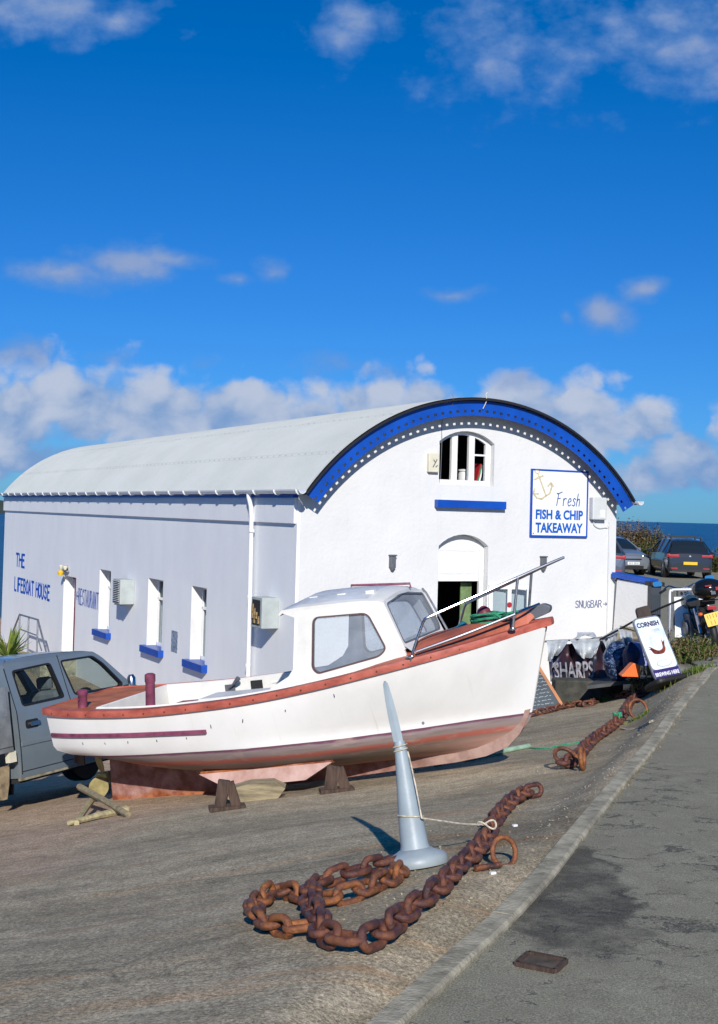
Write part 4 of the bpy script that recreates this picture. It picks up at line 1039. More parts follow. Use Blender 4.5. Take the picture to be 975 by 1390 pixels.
# wheelhouse
def cw(x, z):
    wdt = .73 - max(x - 3.4, 0) * .10
    return wdt - .10 * max(z - .6, 0)
so = [(2.73, .45), (2.73, .56), (2.94, .66), (3.02, .76), (3.10, 1.15), (3.07, 1.21), (2.92, 1.275), (2.97, 1.295), (3.44, 1.295), (3.79, 1.285), (3.93, 1.27), (3.965, 1.24), (4.12, .82), (4.14, .76), (4.14, .62), (3.6, .52), (3.2, .45)]
w1 = roundpoly([(3.255, 1.195), (3.80, 1.18), (3.95, .83), (3.88, .77), (3.25, .665), (3.20, .72)], .06)
cuts = [((x, 0, 0), (1, 0, 0)) for x in (2.9, 3.2, 3.4, 3.7, 3.9)] + [((0, z, 0), (0, 1, 0)) for z in (.6, .9, 1.2)]
cab = None
def shell(p2, t, holes, cuts_, side, lift=0.):
    m_ = plate(p2, holes, t, cuts_)
    def f(v):
        x, z, d = v.x, v.y, v.z; y = cw(x, z) + d + lift
        return Vector((x, side * y, z))
    m_.warp(f)
    if side < 0: m_.f = [q[::-1] for q in m_.f]
    return m_
cabin = Bt('wheelhouse', shell(so, .03, [w1], cuts, -1), M['cabinwhite'], smooth=True)
Bt('side_panel', shell(so, .03, [w1], cuts, 1), M['cabinwhite'], cabin, smooth=True)
def ringpoly(P, k):
    sg_ = 1 if sum(P[i - 1][0] * P[i][1] - P[i][0] * P[i - 1][1] for i in range(len(P))) > 0 else -1
    out = []
    for i in range(len(P)):
        a, b = Vector(P[i - 1]), Vector(P[(i + 1) % len(P)]); d = (b - a).normalized(); n_ = Vector((d.y, -d.x)) * sg_; q = Vector(P[i])
        out.append(tuple(q + n_ * k))
    return out
for side in (-1, 1):
    for w_ in (w1,):
        Bt('window_seal', shell(ringpoly(w_, .010), .040, [ringpoly(w_, -.006)], cuts, side), MAT('brown_rubber', (.10, .06, .06, 1), .6), cabin)
        Bt('pane', shell(ringpoly(w_, .002), .006, [], cuts, side), M['acrylic'], cabin)
# roof with camber
mb = MB(); mb.smooth = True; top = [(2.89, 1.27), (2.93, 1.30), (3.1, 1.31), (3.4, 1.31), (3.65, 1.307), (3.8, 1.30), (3.92, 1.285), (3.965, 1.26)]
for off, fl in ((0, False), (-.03, True)):
    rings = []
    for x, z in top:
        b = cw(x, z) + .018; k = min(1, (x - 2.8) / .3) * (1 if x < 3.5 else max(.7, 1 - (x - 3.5) / 1.5))
        rings.append([(x, b * t, z + off + .10 * k * (1 - abs(t) ** 2.4)) for t in [-1, -.97, -.9, -.75, -.5, -.25, 0, .25, .5, .75, .9, .97, 1]])
    m2 = MB(); m2.loft(rings); m2.f = [q[::-1] for q in m2.f] if not fl else m2.f
    mb.add(m2.v, m2.f)
    if not fl: r0 = rings
    else: r1_ = rings
mb.loft([r0[0], r1_[0]]); mb.loft([r0[-1], r1_[-1]]); mb.loft([[r[0] for r in r0], [r[0] for r in r1_]]); mb.loft([[r[-1] for r in r0], [r[-1] for r in r1_]])
mb.m = [1 if (sum(mb.v[i][0] for i in f) / len(f) < 3.86 and sum(abs(mb.v[i][1]) for i in f) / len(f) < .6 and len(set(round(mb.v[i][2], 4) for i in f)) > 1 and k < 84) else 0 for k, f in enumerate(mb.f)]
Bt('cabin_roof', mb, [M['cabinwhite'], M['cabingrey']], cabin)
for x in (3.12, 3.42, 3.72):
    Bt('roof_pad', MB().bbox((x, -.42, 1.345), (x + .09, -.34, 1.385)), M['cabinwhite'], cabin, bevel=.008)
Bt('roof_batten', MB().tube([(3.34, .2, 1.37), (3.34, .2, 1.425), (3.98, .2, 1.375), (3.98, .2, 1.33)], .012, 8), M['purple'], cabin)
# windscreen
WS = FR((3.955, 0, 1.265), (0, 1, 0), Vector((3.955 - 4.125, 0, 1.265 - .80)))
hh = math.hypot(.17, .465); bt, bb = cw(3.95, 1.265) + .01, cw(4.12, .80) + .01
topc = [(bt - 2 * bt * i / 12, .075 * (1 - (1 - i / 6) ** 2)) for i in range(13)]
hl = [roundpoly([(-bb + .05, -hh + .06), (bb - .10, -hh + .06), (bb - .05, -hh + .12), (bt - .06, -.03), (0, .03), (-bt + .06, -.03)], .035)]
Bt('windscreen_frame', plate([(-bb, -hh), (bb, -hh)] + topc, hl, .03), M['cabinwhite'], cabin, X=WS)
Bt('screen_seal', plate(ringpoly(hl[0], .010), [ringpoly(hl[0], -.006)], .04), M['lampgrey'], cabin, X=WS)
Bt('pane', plate(ringpoly(hl[0], .003), [], .006), M['acrylic'], cabin, X=WS)
mb = MB().loft([[(4.11, y * cw(4.0, .82), .83) for y in (-1, -.5, 0, .5, 1)], [(4.14, y * cw(4.0, .82), .83) for y in (-1, -.5, 0, .5, 1)], [(4.30, y * cw(4.1, .8), .70) for y in (-1, -.5, 0, .5, 1)]])
Bt('forward_coaming', mb, M['cabinwhite'], cabin)
Bt('screen_trim', MB().tube([(3.97, .60, 1.29), (4.0, .62, 1.24), (4.2, .60, .80)], .012, 8), M['galv'], cabin)
# dashboard, seat inside
Bt('dashboard', MB().bbox((3.9, -.5, .55), (4.08, .55, .84)), M['cabinwhite'], cabin)
Bt('helm_seat', MB().bbox((3.3, .10, .12), (3.7, .6, .50)), M['cabinwhite'], bevel=.02)
Bt('thwart', MB().bbox((.98, -.60, .30), (1.25, .60, .34)), M['purple'])
Bt('engine_box', MB().bbox((1.5, .0, .11), (2.3, .45, .42)), M['cabinwhite'], bevel=.02)
cl = MB().bbox((1.44, .775, .36), (1.56, .79, .45)); cl.tube([(1.50, .76, .41), (1.58, .72, .46), (1.66, .70, .52)], [.012, .014, .03], 8)
Bt('throttle_lever', cl, M['lampgrey'])
Bt('gauge_panel', MB().bbox((1.76, .785, .38), (1.9, .80, .47)), M['dark'])
Bt('inner_stringer', MB().tube([(x, .845, fzs(x) - .02) for x in (2.0, 2.4, 2.8, 3.2)], .018, 6), M['cabinwhite'])
# mooring posts
for (x, y, h, l) in ((.47, -.60, .19, 'a'), (1.38, -.76, .34, 'b')):
    z = fzs(x) + .04; mb = MB()
    mb.lathe([(.05, 0), (.048, h * .75), (.055, h * .8), (.055, h), (.035, h + .012)], 10, Matrix.Translation((x, y, z)) @ Matrix.Rotation(R(7), 4, 'Y'))
    mb.tube([(x - .0, y - .07, z + h * .55), (x - .0, y + .07, z + h * .55)], .012, 6) if l != 'b' else None
    Bt('mooring_post', mb, M['purple'])
# bow rail
rail = MB()
def rl(P, r=.017): rail.tube(smoothline(P, 5), r, 8)
for sd in (-1, 1):
    rl([(4.21, sd * .76, .70), (4.25, sd * .75, .80), (4.34, sd * .72, .99), (4.38, sd * .71, 1.06), (4.46, sd * .69, 1.10), (5.0, sd * .42, 1.27), (5.42, sd * .14, 1.405), (5.62, 0, 1.465)], .0135)
Bt('bow_rail', rail, M['chrome'])
rail = MB()
for sd in (-1, 1):
    rl([(4.27, sd * .73, .78), (4.7, sd * .56, .88), (5.15, sd * .31, 1.0)], .015)
rl([(5.15, -.31, 1.0), (5.32, 0, 1.05), (5.15, .31, 1.0)], .012)
Bt('lower_rail', rail, M['chrome'])
for sd in (-1, 1):
    Bt('rail_stanchion', MB().tube([(5.11, sd * .32, fzs(5.11) + .06), (5.22, sd * .29, 1.34)], .014, 8), M['steel'])
    Bt('rail_foot', MB().lathe([(.04, 0), (.04, .012), (.02, .02)], 12, Matrix.Translation((5.11, sd * .32, fzs(5.11) + .06))), M['steel'])
    Bt('rail_foot', MB().lathe([(.045, 0), (.045, .012), (.02, .02)], 12, Matrix.Translation((4.21, sd * .76, .735))), M['steel'])
# bow roller
rp = roundpoly([(5.05, .88), (5.10, .86), (5.42, .96), (5.44, 1.02), (5.36, 1.055), (5.18, .99)], .035)
Bt('bow_roller', MB().prism(rp, .11, FR((0, 0, 0), (1, 0, 0), (0, 0, 1))), M['lampgrey'], bevel=.01)
Bt('stem_cap', MB().prism(roundpoly([(5.22, .81), (5.43, .84), (5.43, .915), (5.22, .90)], .02), .12, FR((0, 0, 0), (1, 0, 0), (0, 0, 1))), M['redpaint'])
# loose things on the foredeck
o = obj('fender', MB().lathe([(.01, 0), (.05, .02), (.075, .07), (.08, .14), (.06, .2), (.02, .23)], 16, Matrix.Translation((4.78, -.05, .86))), M['maroon'], None, XB); tag(o, 'dark red fender ball lying among the green rope on the foredeck', 'fender')
rp = []
for i in range(90):
    a = i * .55; rr = .13 + .05 * math.sin(i * .37); rp.append((4.86 + rr * math.cos(a) * 1.4, .0 + rr * math.sin(a), .90 + .0012 * i + .012 * math.sin(i * 1.3)))
rp += [(5.0, -.2, .95), (5.1, -.28, 1.0), (5.16, -.30, 1.03), (5.17, -.26, 1.01), (5.1, -.30, 1.02), (5.0, -.22, .98), (4.95, -.1, .95)]
o = obj('rope', MB().tube(smoothline(rp, 2), .012, 6), M['green'], None, XB); tag(o, 'tangled green rope on the foredeck tied to the bow rail', 'rope')
mb = MB(); mb.smooth = True
mb.loft([[(4.34 + .30 * u, -.10 + .42 * v, .83 + .10 * math.sin(3.14 * u) * math.sin(3.14 * v) * (1 + .3 * math.sin(9 * u + 5 * v)) + .03 * math.sin(7 * v)) for v in [j / 10 for j in range(11)]] for u in [i / 10 for i in range(11)]])
o = obj('tarpaulin', mb, M['teal'], None, XB); tag(o, 'crumpled teal tarpaulin on the foredeck in front of the wheelhouse', 'tarpaulin')

# props and blocks under the boat
def prop(px, py, d, mbf, name, label, mat, cat, group=None):
    p = hit(px, py, slip_z); o = obj(name, mbf, M[mat], None, Matrix.Translation(p)); tag(o, label, cat, group); return o
prop(345, 1086, 12.2, MB().prism(roundpoly([(-.27, .0), (.22, .0), (.31, .10), (.20, .165), (-.02, .175), (-.28, .125)], .006), .20, Matrix.Rotation(R(-7), 4, 'Y') @ FR((0, 0, 0), (1, 0, 0), (0, 0, 1))), 'timber_block', 'squared weathered timber block under the bilge keel of the boat', 'timber', 'timber block')
def trestle(h, w=.10):
    m_ = MB(); m_.beam((-.03, 0, 0), (.0, .02, h), w, .10, (0, 1, 0)); m_.beam((.13, 0, .01), (.045, 0, h * .96), w * .8, .045, (0, 1, 0)); m_.beam((-.12, -.03, .02), (.19, .04, .035), .13, .035)
    return m_
prop(303, 1100, 12.35, trestle(.26), 'timber_prop', 'dark timber prop left of the pale block under the bilge keel', 'timber_dark', 'prop', 'dark props under the boat')
prop(452, 1076, 12.35, trestle(.24, .12), 'timber_prop', 'dark timber prop under the forward end of the bilge keel', 'timber_dark', 'prop', 'dark props under the boat')
# trestle of pale sticks by the propeller
def stick(a, b, r0, r1, label, m='paleyellow'):
    mb = MB().tube([a, (a + b) / 2 + Vector((0, 0, .008)), b], [r0, (r0 + r1) / 2, r1], 7); o = obj('timber_stick', mb, M[m]); tag(o, label, 'stick', 'sticks by the boat propeller'); return o
stick(at(108, 1068, 13.0), hit(174, 1109, slip_z) + Vector((0, 0, .02)), .035, .03, 'grey squared stick leaning across the propeller with white worn end', 'timber')
stick(at(126, 1085, 12.75), hit(104, 1120, slip_z) + Vector((0, 0, .02)), .032, .028, 'short upright stick carrying the leaning one behind the stern', 'paleyellow')
a_, b_ = hit(93, 1122, slip_z), hit(172, 1104, slip_z)
stick(a_ + Vector((0, 0, .03)), b_ + Vector((0, 0, .035)), .022, .04, 'pale split log lying on the slipway below the propeller', 'paleyellow')
a_, b_ = hit(560, 1045, slip_z), hit(644, 1032, slip_z)
o = obj('rusty_shackle', MB().tube([a_ + Vector((0, 0, .04)), b_ + Vector((0, 0, .04))], .022, 8).tube([a_.lerp(b_, .4) + Vector((.05 * math.cos(q), 0, .05 + .05 * math.sin(q))) for q in [i * .5 for i in range(13)]], .016, 8), M['rust']); tag(o, 'rusty iron bar with shackle lying along the forefoot of the keel', 'bar')
a_, b_ = hit(630, 1034, slip_z), hit(718, 1016, slip_z)
o = obj('pole', MB().tube([a_ + Vector((0, 0, .03)), b_ + Vector((0, 0, .03))], .028, 10), M['greenpipe']); tag(o, 'faded green pole lying on the ground under the bow', 'pole')
ln = [hit(px, py, slip_z) + Vector((0, 0, .008)) for px, py in ((716, 1016), (740, 1017), (765, 1012), (790, 1008), (815, 1000), (836, 988))]
o = obj('mooring_line', MB().tube(smoothline(ln, 4), .009, 6), M['green']); tag(o, 'thin green line on the slipway running from the pole to the chain', 'rope')

# ------------------------------------------------------------------ pickup truck
def tframe():
    yaw, pitch, roll = R(31), .026, .165
    f = Vector((math.sin(yaw), math.cos(yaw), 0)); up = Vector((0, 0, 1)); r_ = f.cross(up)
    f2 = f * math.cos(pitch) + up * math.sin(pitch); u2 = r_.cross(f2)
    r2 = r_ * math.cos(roll) + u2 * math.sin(roll); u3 = r2.cross(f2)
    P0 = at(27, 1058, 14.2); O = P0 - (-.82 * -r2 + .45 * u3)
    return FR(O, f2, -r2, u3)
XT = tframe()
M['truck'] = MAT('truck_paint', (.235, .285, .32, 1), .32, metal=.4, var=.06, vs=2, coat=.6)
M['tray'] = MAT('galvanised_tray', (.33, .35, .36, 1), .45, metal=.5, var=.2, vs=6)
truck = thing('pickup_truck', 'silver blue double cab pickup truck parked behind the boat stern', 'pickup truck', XT @ Vector((.5, 0, 0)), XT.to_3x3())
def Tk(name, mb, m, parent=truck, X=ID, **k): return obj(name, mb, m, parent, XT @ X, **k)
def tw(z): return .83 - (.02 * (.75 - z) if z < .75 else 0) - (max(z - 1.2, 0) * .27)
cabp = [(0.0, .46), (1.98, .46), (2.05, .55), (2.10, .95), (2.16, 1.19), (1.95, 1.32), (1.62, 1.66), (1.50, 1.735), (1.35, 1.765), (.7, 1.80), (.14, 1.79), (.04, 1.74), (.0, 1.25)]
cabp = roundpoly(cabp, .04, 3)
rw = roundpoly([(.13, 1.655), (.735, 1.68), (.80, 1.27), (.14, 1.255)], .04)
fw = roundpoly([(.915, 1.685), (1.46, 1.685), (1.60, 1.58), (1.83, 1.30), (1.80, 1.265), (.985, 1.27)], .04)
tc_ = [((x, 0, 0), (1, 0, 0)) for x in (.4, .85, 1.3, 1.7)] + [((0, z, 0), (0, 1, 0)) for z in (.6, .75, .95, 1.1, 1.2, 1.4, 1.6, 1.7)]
def tshell(p2, t, holes, side, lift=0., cuts_=tc_):
    m_ = plate(p2, holes, t, cuts_)
    def f(v):
        x, z, d = v.x, v.y, v.z; bul = .012 * math.sin(min(max((z - .46) / .8, 0), 1) * math.pi)
        y = tw(z) + bul + d + lift
        if z > 1.74: y -= (z - 1.74) * 1.0
        return Vector((x, side * y, z))
    m_.warp(f)
    if side < 0: m_.f = [q[::-1] for q in m_.f]
    return m_
body = Tk('cab', tshell(cabp, .05, [rw, fw], -1), M['truck'], smooth=True)
Tk('cab_side', tshell(cabp, .05, [rw, fw], 1), M['truck'], body, smooth=True)
blk = MAT('black_trim', (.015, .015, .017, 1), .45)
for side in (-1, 1):
    for w_ in (rw, fw):
        Tk('window_seal', tshell(ringpoly(w_, .012), .060, [ringpoly(w_, -.012)], side), blk, body)
        Tk('pane', tshell(ringpoly(w_, .003), .006, [], side), M['carglass'], body)
# roof, back panel, bonnet, windscreen
mb = MB(); mb.smooth = True
def strip(P, off=.024):
    rings = []
    for x, z in P:
        b = tw(z) + off - (max(z - 1.74, 0)); rings.append([(x, b * t, z + .035 * (1 - t * t) * (1 if z > 1.6 else 0)) for t in [-1 + .2 * i for i in range(11)]])
    return rings
mb.loft(strip([(.0, 1.25), (.035, 1.735), (.10, 1.782), (.3, 1.795), (.7, 1.803), (1.1, 1.786), (1.35, 1.768), (1.5, 1.738), (1.6, 1.675)]))
mb.loft(strip([(.0, .46), (.0, .9), (.0, 1.25)]))
Tk('cab_roof', mb, M['truck'], body)
mb = MB().loft(strip([(1.62, 1.665), (1.8, 1.47), (1.95, 1.33), (2.15, 1.19)], -.03)); Tk('windscreen', mb, M['carglass'], body)
mb = MB(); mb.smooth = True
hd = [(2.1, 1.17), (2.3, 1.15), (2.7, 1.10), (3.05, 1.02), (3.14, .92), (3.16, .75), (3.16, .5)]
mb.loft([[(x, s * y, zz) for s, y, zz in ((-1, .83, .5), (-1, .845, .75), (-1, .83, min(z, .98)), (-1, .74, z), (-1, .3, z + .03), (1, .3, z + .03), (1, .74, z), (1, .83, min(z, .98)), (1, .845, .75), (1, .83, .5))] for x, z in hd], cap=True)
Tk('bonnet', mb, M['truck'])
Tk('bumper', MB().bbox((3.12, -.84, .38), (3.28, .84, .62)), M['galv'], bevel=.03)
for s in (-1, 1): Tk('headlight', MB().bbox((3.10, s * .62 - .13, .74), (3.18, s * .62 + .13, .9)), M['chrome'], bevel=.02)
Tk('grille', MB().bbox((3.14, -.45, .7), (3.175, .45, .92)), blk)
Tk('floor_pan', MB().bbox((.02, -.78, .40), (3.1, .78, .5)), M['dark'])
Tk('sill_trim', MB().bbox((.0, -.845, .43), (2.0, -.80, .475)), MAT('dirty_sill', (.30, .27, .19, 1), .7, var=.4, vs=8))
# door shut lines, crease, handles
ln = MB()
for x, z0, z1 in ((.885, .5, 1.76), (.02, .5, 1.7), (1.98, .5, 1.2)):
    for i in range(12):
        za, zb_ = z0 + (z1 - z0) * i / 12, z0 + (z1 - z0) * (i + 1) / 12
        ff = lambda z: tw(z) + .012 * math.sin(min(max((z - .46) / .8, 0), 1) * math.pi) + .0255
        ln.beam((x, -ff(za), za), (x, -ff(zb_), zb_), .004, .012, (1, 0, 0))
for z in (.53,): ln.beam((.03, -tw(z) - .028, z), (1.98, -tw(z) - .028, z), .004, .010, (0, 0, 1))
Tk('door_gap', ln, blk)
for x in (.13, 1.0):
    Tk('handle_recess', MB().prism(rrect(x, .99, x + .2, 1.09, .03), .01, FR((0, -.862, 0), (1, 0, 0), (0, 0, 1))), blk)
    Tk('door_handle', MB().prism(rrect(x + .05, 1.015, x + .21, 1.065, .02), .03, FR((0, -.875, 0), (1, 0, 0), (0, 0, 1))), M['chrome'])
Tk('crease_moulding', MB().beam((.03, -.868, .83), (2.0, -.868, .83), .02, .05), M['truck'], bevel=.008)
Tk('wing_mirror', MB().lathe([(.02, -.07), (.05, -.05), (.055, .05), (.03, .09)], 14, Matrix.Translation((1.90, -.93, 1.30))), M['chrome'])
Tk('mirror_arm', MB().beam((1.85, -.82, 1.25), (1.90, -.93, 1.27), .03, .03), blk)
# interior
ds = MAT('seat_cloth', (.26, .26, .31, 1), .9, var=.3)
for x in (.25, 1.05):
    for y in (-.38, .38):
        Tk('seat', MB().bbox((x, y - .24, .62), (x + .45, y + .24, .80)).box((x - .02, y, 1.05), (.14, .46, .62), None, Matrix.Rotation(R(-12), 3, 'Y')).bbox((x - .13, y - .12, 1.36), (x - .05, y + .12, 1.52)), ds, bevel=.04)
Tk('steering_wheel', MB().tube([(1.58 + .06 * math.sin(a), -.38 + .18 * math.cos(a), 1.12 + .17 * math.sin(a)) for a in [i * .35 for i in range(18)]], .016, 8, closed=True).tube([(1.58, -.38, 1.12), (1.75, -.38, 1.0)], .03, 8), blk)
Tk('dashboard', MB().bbox((1.72, -.76, .9), (2.1, .76, 1.17)), blk, bevel=.04)
# flat bed and chassis
tr = Tk('tray', MB().bbox((-2.3, -.88, .78), (-.10, .88, .86)).bbox((-.14, -.88, .86), (-.10, .88, 1.5)), M['tray'])
for s in (-1, 1): Tk('side_board', MB().bbox((-2.3, s * .88 - .015, .84), (-.12, s * .88 + .015, 1.18)), M['tray'], tr)
Tk('tail_board', MB().bbox((-2.32, -.86, .84), (-2.29, .86, 1.18)), M['tray'], tr)
Tk('tray_bracket', MB().bbox((-.16, -.87, .66), (-.06, -.80, .78)), M['cream'], tr)
Tk('chassis_rail', MB().bbox((-2.3, -.45, .5), (3.1, -.37, .62)).bbox((-2.3, .37, .5), (3.1, .45, .62)), M['black'])
Tk('mudguard_stay', MB().prism([(-.30, .62), (-.06, .62), (-.09, .42), (-.14, .26), (-.20, .26), (-.22, .45)], .05, FR((0, -.72, 0), (1, 0, 0), (0, 0, 1))), MAT('rusty_beige', (.30, .23, .14, 1), .8, var=.4, vs=9))
for x in (-1.0, 2.55):
    for s in (-1, 1):
        Xw = Matrix.Translation((x, s * .72, .34)) @ Matrix.Rotation(R(90), 4, 'X')
        wh = Tk('wheel', MB().lathe([(.20, -.10), (.31, -.105), (.34, -.08), (.34, .08), (.31, .105), (.20, .10)], 32, Xw), M['black'])
        Tk('rim', MB().lathe([(.05, -.075), (.2, -.085), (.205, .085), (.05, .075)], 20, Xw), M['steel'], wh)
# things in the bed / behind the window
# ------------------------------------------------------------------ palm behind the truck
def leafmat(name, a, b):
    m = bpy.data.materials.new(name); m.use_nodes = True; t = NT(m.node_tree)
    c = t.n('ShaderNodeTexCoord').outputs['Object']
    n = t.noise(c, 13, 4, .7)
    cc = t.ramp(n, [(.32, a), (.66, b)])
    p = t.n('ShaderNodeBsdfPrincipled', inp={'Base Color': cc, 'Roughness': .6, 'Specular IOR Level': .3, 'Subsurface Weight': 0.})
    tl = t.n('ShaderNodeBsdfTranslucent', inp={'Color': cc})
    mx = t.n('ShaderNodeMixShader', inp={0: .28, 1: p.outputs[0], 2: tl.outputs[0]})
    t.n('ShaderNodeOutputMaterial', inp={0: mx.outputs[0]}); return m
M['leaf'] = leafmat('green_leaves', (.06, .12, .018, 1), (.17, .26, .035, 1))
M['leafdry'] = leafmat('dry_stalks', (.22, .15, .08, 1), (.48, .36, .21, 1))
M['leafdark'] = leafmat('dull_green_leaves', (.045, .075, .018, 1), (.13, .16, .04, 1))
M['grassm'] = leafmat('grass_blades', (.07, .12, .02, 1), (.20, .26, .05, 1))
M['palm'] = leafmat('palm_leaves', (.12, .20, .03, 1), (.34, .40, .08, 1))
def blade(mb, p, d, L, wd, droop):
    """one tapering leaf blade"""
    d = d.normalized(); sd = d.cross(Vector((0, 0, 1)))
    sd = sd.normalized() if sd.length > .01 else Vector((1, 0, 0))
    P = [p, p + d * L * .5 + Vector((0, 0, -droop * .2)), p + d * L + Vector((0, 0, -droop))]
    wds = [wd * .6, wd, .001]; v = []
    for q, k in zip(P, wds): v += [q - sd * k / 2, q + sd * k / 2]
    mb.add(v, [(0, 1, 3, 2), (2, 3, 5, 4)])
def rdir(up=.5):
    a = random.uniform(0, 6.28318); return Vector((math.cos(a), math.sin(a), random.uniform(up - .4, up + .5)))
def plant(name, label, cat, base, wd, h, n, ls, m='leaf', m2=None, group=None, dp=None, seed=None):
    """stems with leaves; an uneven mound"""
    t = thing(name, label, cat, base, None, group); dp = dp or wd
    st, lf = MB(), [MB(), MB()]
    ns = max(6, n // 28)
    for i in range(ns):
        a = random.uniform(0, 6.28318); r_ = math.sqrt(random.random())
        foot = Vector((r_ * wd * .35 * math.cos(a), r_ * dp * .35 * math.sin(a), -.05)); hh_ = h * random.uniform(.55, 1.1) * (1 - .35 * r_)
        tip = Vector((r_ * wd * .55 * math.cos(a) + random.uniform(-.05, .05), r_ * dp * .55 * math.sin(a), hh_)); mid = foot.lerp(tip, .5) + Vector((random.uniform(-.05, .05), 0, .05))
        st.tube([foot, mid, tip], [.012, .009, .004], 4)
        for j in range(n // ns):
            k = random.uniform(.15, 1.05); p = foot.lerp(mid, k * 2) if k < .5 else mid.lerp(tip, k * 2 - 1)
            blade(lf[1 if (m2 and random.random() < .4) else 0], p + Vector((random.uniform(-1, 1), random.uniform(-1, 1), random.uniform(-1, 1))) * ls * .5, rdir(.35), ls * random.uniform(.6, 1.3), ls * .42, ls * .3)
    X = Matrix.Translation(base)
    obj('stem', st, M['leafdry'], t, X); f = MB(); f.add(lf[0].v, lf[0].f); f.mi = 1; f.add(lf[1].v, lf[1].f)
    obj('foliage', f, [M[m], M[m2 or m]], t, X); return t
def grass(name, pts, h, n, label=None, m='grassm', spread=.15):
    mb = MB()
    for i in range(n):
        k = random.random() * (len(pts) - 1); j = int(k); p = pts[j].lerp(pts[min(j + 1, len(pts) - 1)], k - j) + Vector((random.gauss(0, spread), random.gauss(0, spread), 0))
        p.z = slip_z(p.x, p.y) - .01 if p.x < bound(p.y) else road_z(p.x, p.y) - .005
        blade(mb, p, Vector((random.uniform(-.5, .5), random.uniform(-.5, .5), 1)), h * random.uniform(.5, 1.3), .012, h * .15)
    o = obj(name, mb, M[m]); o['kind'] = 'stuff'; return o
pb = at(12, 905, 17.0); pb.z = slip_z(pb.x, pb.y)
t = thing('palm_plant', 'small spiky palm showing above the pickup roof', 'palm', pb)
top = at(12, 893, 17.0)
obj('trunk', MB().tube([pb - Vector((0, 0, .1)), pb.lerp(top, .5), top], [.13, .10, .09], 10), M['timber_dark'], t, ID)
mb = MB()
for i in range(70):
    a = random.uniform(0, 6.28318); e = random.uniform(-.2, 1.4); d = Vector((math.cos(a) * math.cos(e), math.sin(a) * math.cos(e), math.sin(e))); blade(mb, top, d, random.uniform(.35, .6), .05, .10 * math.cos(e))
obj('frond', mb, M['palm'], t, ID)

# ------------------------------------------------------------------ traffic cone
cb = hit(567, 1176, slip_z)
nrm = Vector((-(slip_z(cb.x + .2, cb.y) - slip_z(cb.x - .2, cb.y)) / .4, -(slip_z(cb.x, cb.y + .2) - slip_z(cb.x, cb.y - .2)) / .4, 1)).normalized()
nrm = (nrm + Vector((.0, .05, 0))).normalized()
sc_ = cb.y / FPX     # metres per photo pixel at this distance
_cx = Vector((1, 0, 0)); _cx = (_cx - nrm * _cx.dot(nrm)).normalized()
XC = FR(cb + Vector((0, 0, .002)), _cx, nrm.cross(_cx), nrm)
M['conegrey'] = MAT('blue_grey_plastic', (.31, .365, .40, 1), .45, var=.08, vs=7, bump=.1, bs=60)
cone = thing('traffic_cone', 'tall blue grey plastic cone with flat blade standing on the slipway', 'cone', XC.translation, XC.to_3x3())
k = sc_
prof = [(41 * k, 0), (42.5 * k, 3 * k), (42 * k, 10 * k), (38 * k, 15 * k), (26 * k, 20 * k), (21 * k, 23 * k), (19 * k, 28 * k), (17 * k, 60 * k), (13.2 * k, 100 * k), (9.5 * k, 140 * k), (8.2 * k, 158 * k), (7.5 * k, 166 * k)]
obj('base', MB().lathe(prof[:6], 48), M['conegrey'], cone, XC)
obj('shaft', MB().lathe([(21 * k, 22 * k)] + prof[6:], 40), M['conegrey'], cone, XC)
mb = MB(); pr_ = [(5.5, 150), (6.6, 172), (6.6, 195), (5.6, 222), (4.2, 238), (3.4, 246), (1.2, 250)]
rings = [[(-w_ * k, -.006, z * k), (0, -.014, z * k), (w_ * k, -.006, z * k), (w_ * k, .006, z * k), (0, .010, z * k), (-w_ * k, .006, z * k)] for w_, z in pr_]
mb.loft(rings, closed=True, cap=True)
obj('blade', mb, M['conegrey'], cone, XC @ Matrix.Translation((0, 0, 150 * k)) @ Matrix.Rotation(R(-4.5), 4, 'Y') @ Matrix.Translation((0, 0, -150 * k)))

# ------------------------------------------------------------------ chains
def link_mesh(L, wd, r, name, mat='rust'):
    mb = MB(); P = []; a = L / 2 - wd / 2; rr = wd / 2 - r
    for i in range(9): q = R(-90 + 180 * i / 8); P.append((a + rr * math.cos(q), rr * math.sin(q), 0))
    for i in range(9): q = R(90 + 180 * i / 8); P.append((-a + rr * math.cos(q), rr * math.sin(q), 0))
    mb.tube(P, r, 9, closed=True)
    me = bpy.data.meshes.new(name); me.from_pydata(mb.v, [], mb.f); me.polygons.foreach_set('use_smooth', [True] * len(mb.f)); me.materials.append(M[mat]); me.update(); return me
def chain(label, pts, L, wd, r, group=None, lift=.0, cat='chain', wob=.35, seed=1, mat='rust'):
    rnd = random.Random(seed)
    P = smoothline(pts, 10); me = link_mesh(L, wd, r, 'link', mat); pitch = L - 4 * r + .25 * r
    t = thing('chain', label, cat, P[0], None, group)
    acc = 0; last = P[0]; nxt = 0; i = 0; out = []
    for a, b in zip(P, P[1:]):
        d = (b - a).length
        while nxt <= acc + d:
            out.append((a.lerp(b, (nxt - acc) / d), (b - a).normalized())); nxt += pitch
        acc += d
    for i, (p, d) in enumerate(out):
        up = Vector((0, 0, 1)); sd = up.cross(d).normalized(); u2 = d.cross(sd)
        ang = (R(76) if i % 2 else R(12)) + rnd.uniform(-wob, wob) * .9
        y = sd * math.cos(ang) + u2 * math.sin(ang); z = d.cross(y)
        q = p + Vector((0, 0, r + .26 * wd + rnd.uniform(-.1, .1) * wd * .3 + lift))
        X = FR(q, d, y, z)
        o = bpy.data.objects.new('link', me); link(o, X @ Matrix.Rotation(rnd.uniform(-.12, .12), 4, 'Z'), t)
    return t
def gp(L, fn=slip_z): return [hit(px, py, fn) for px, py in L]
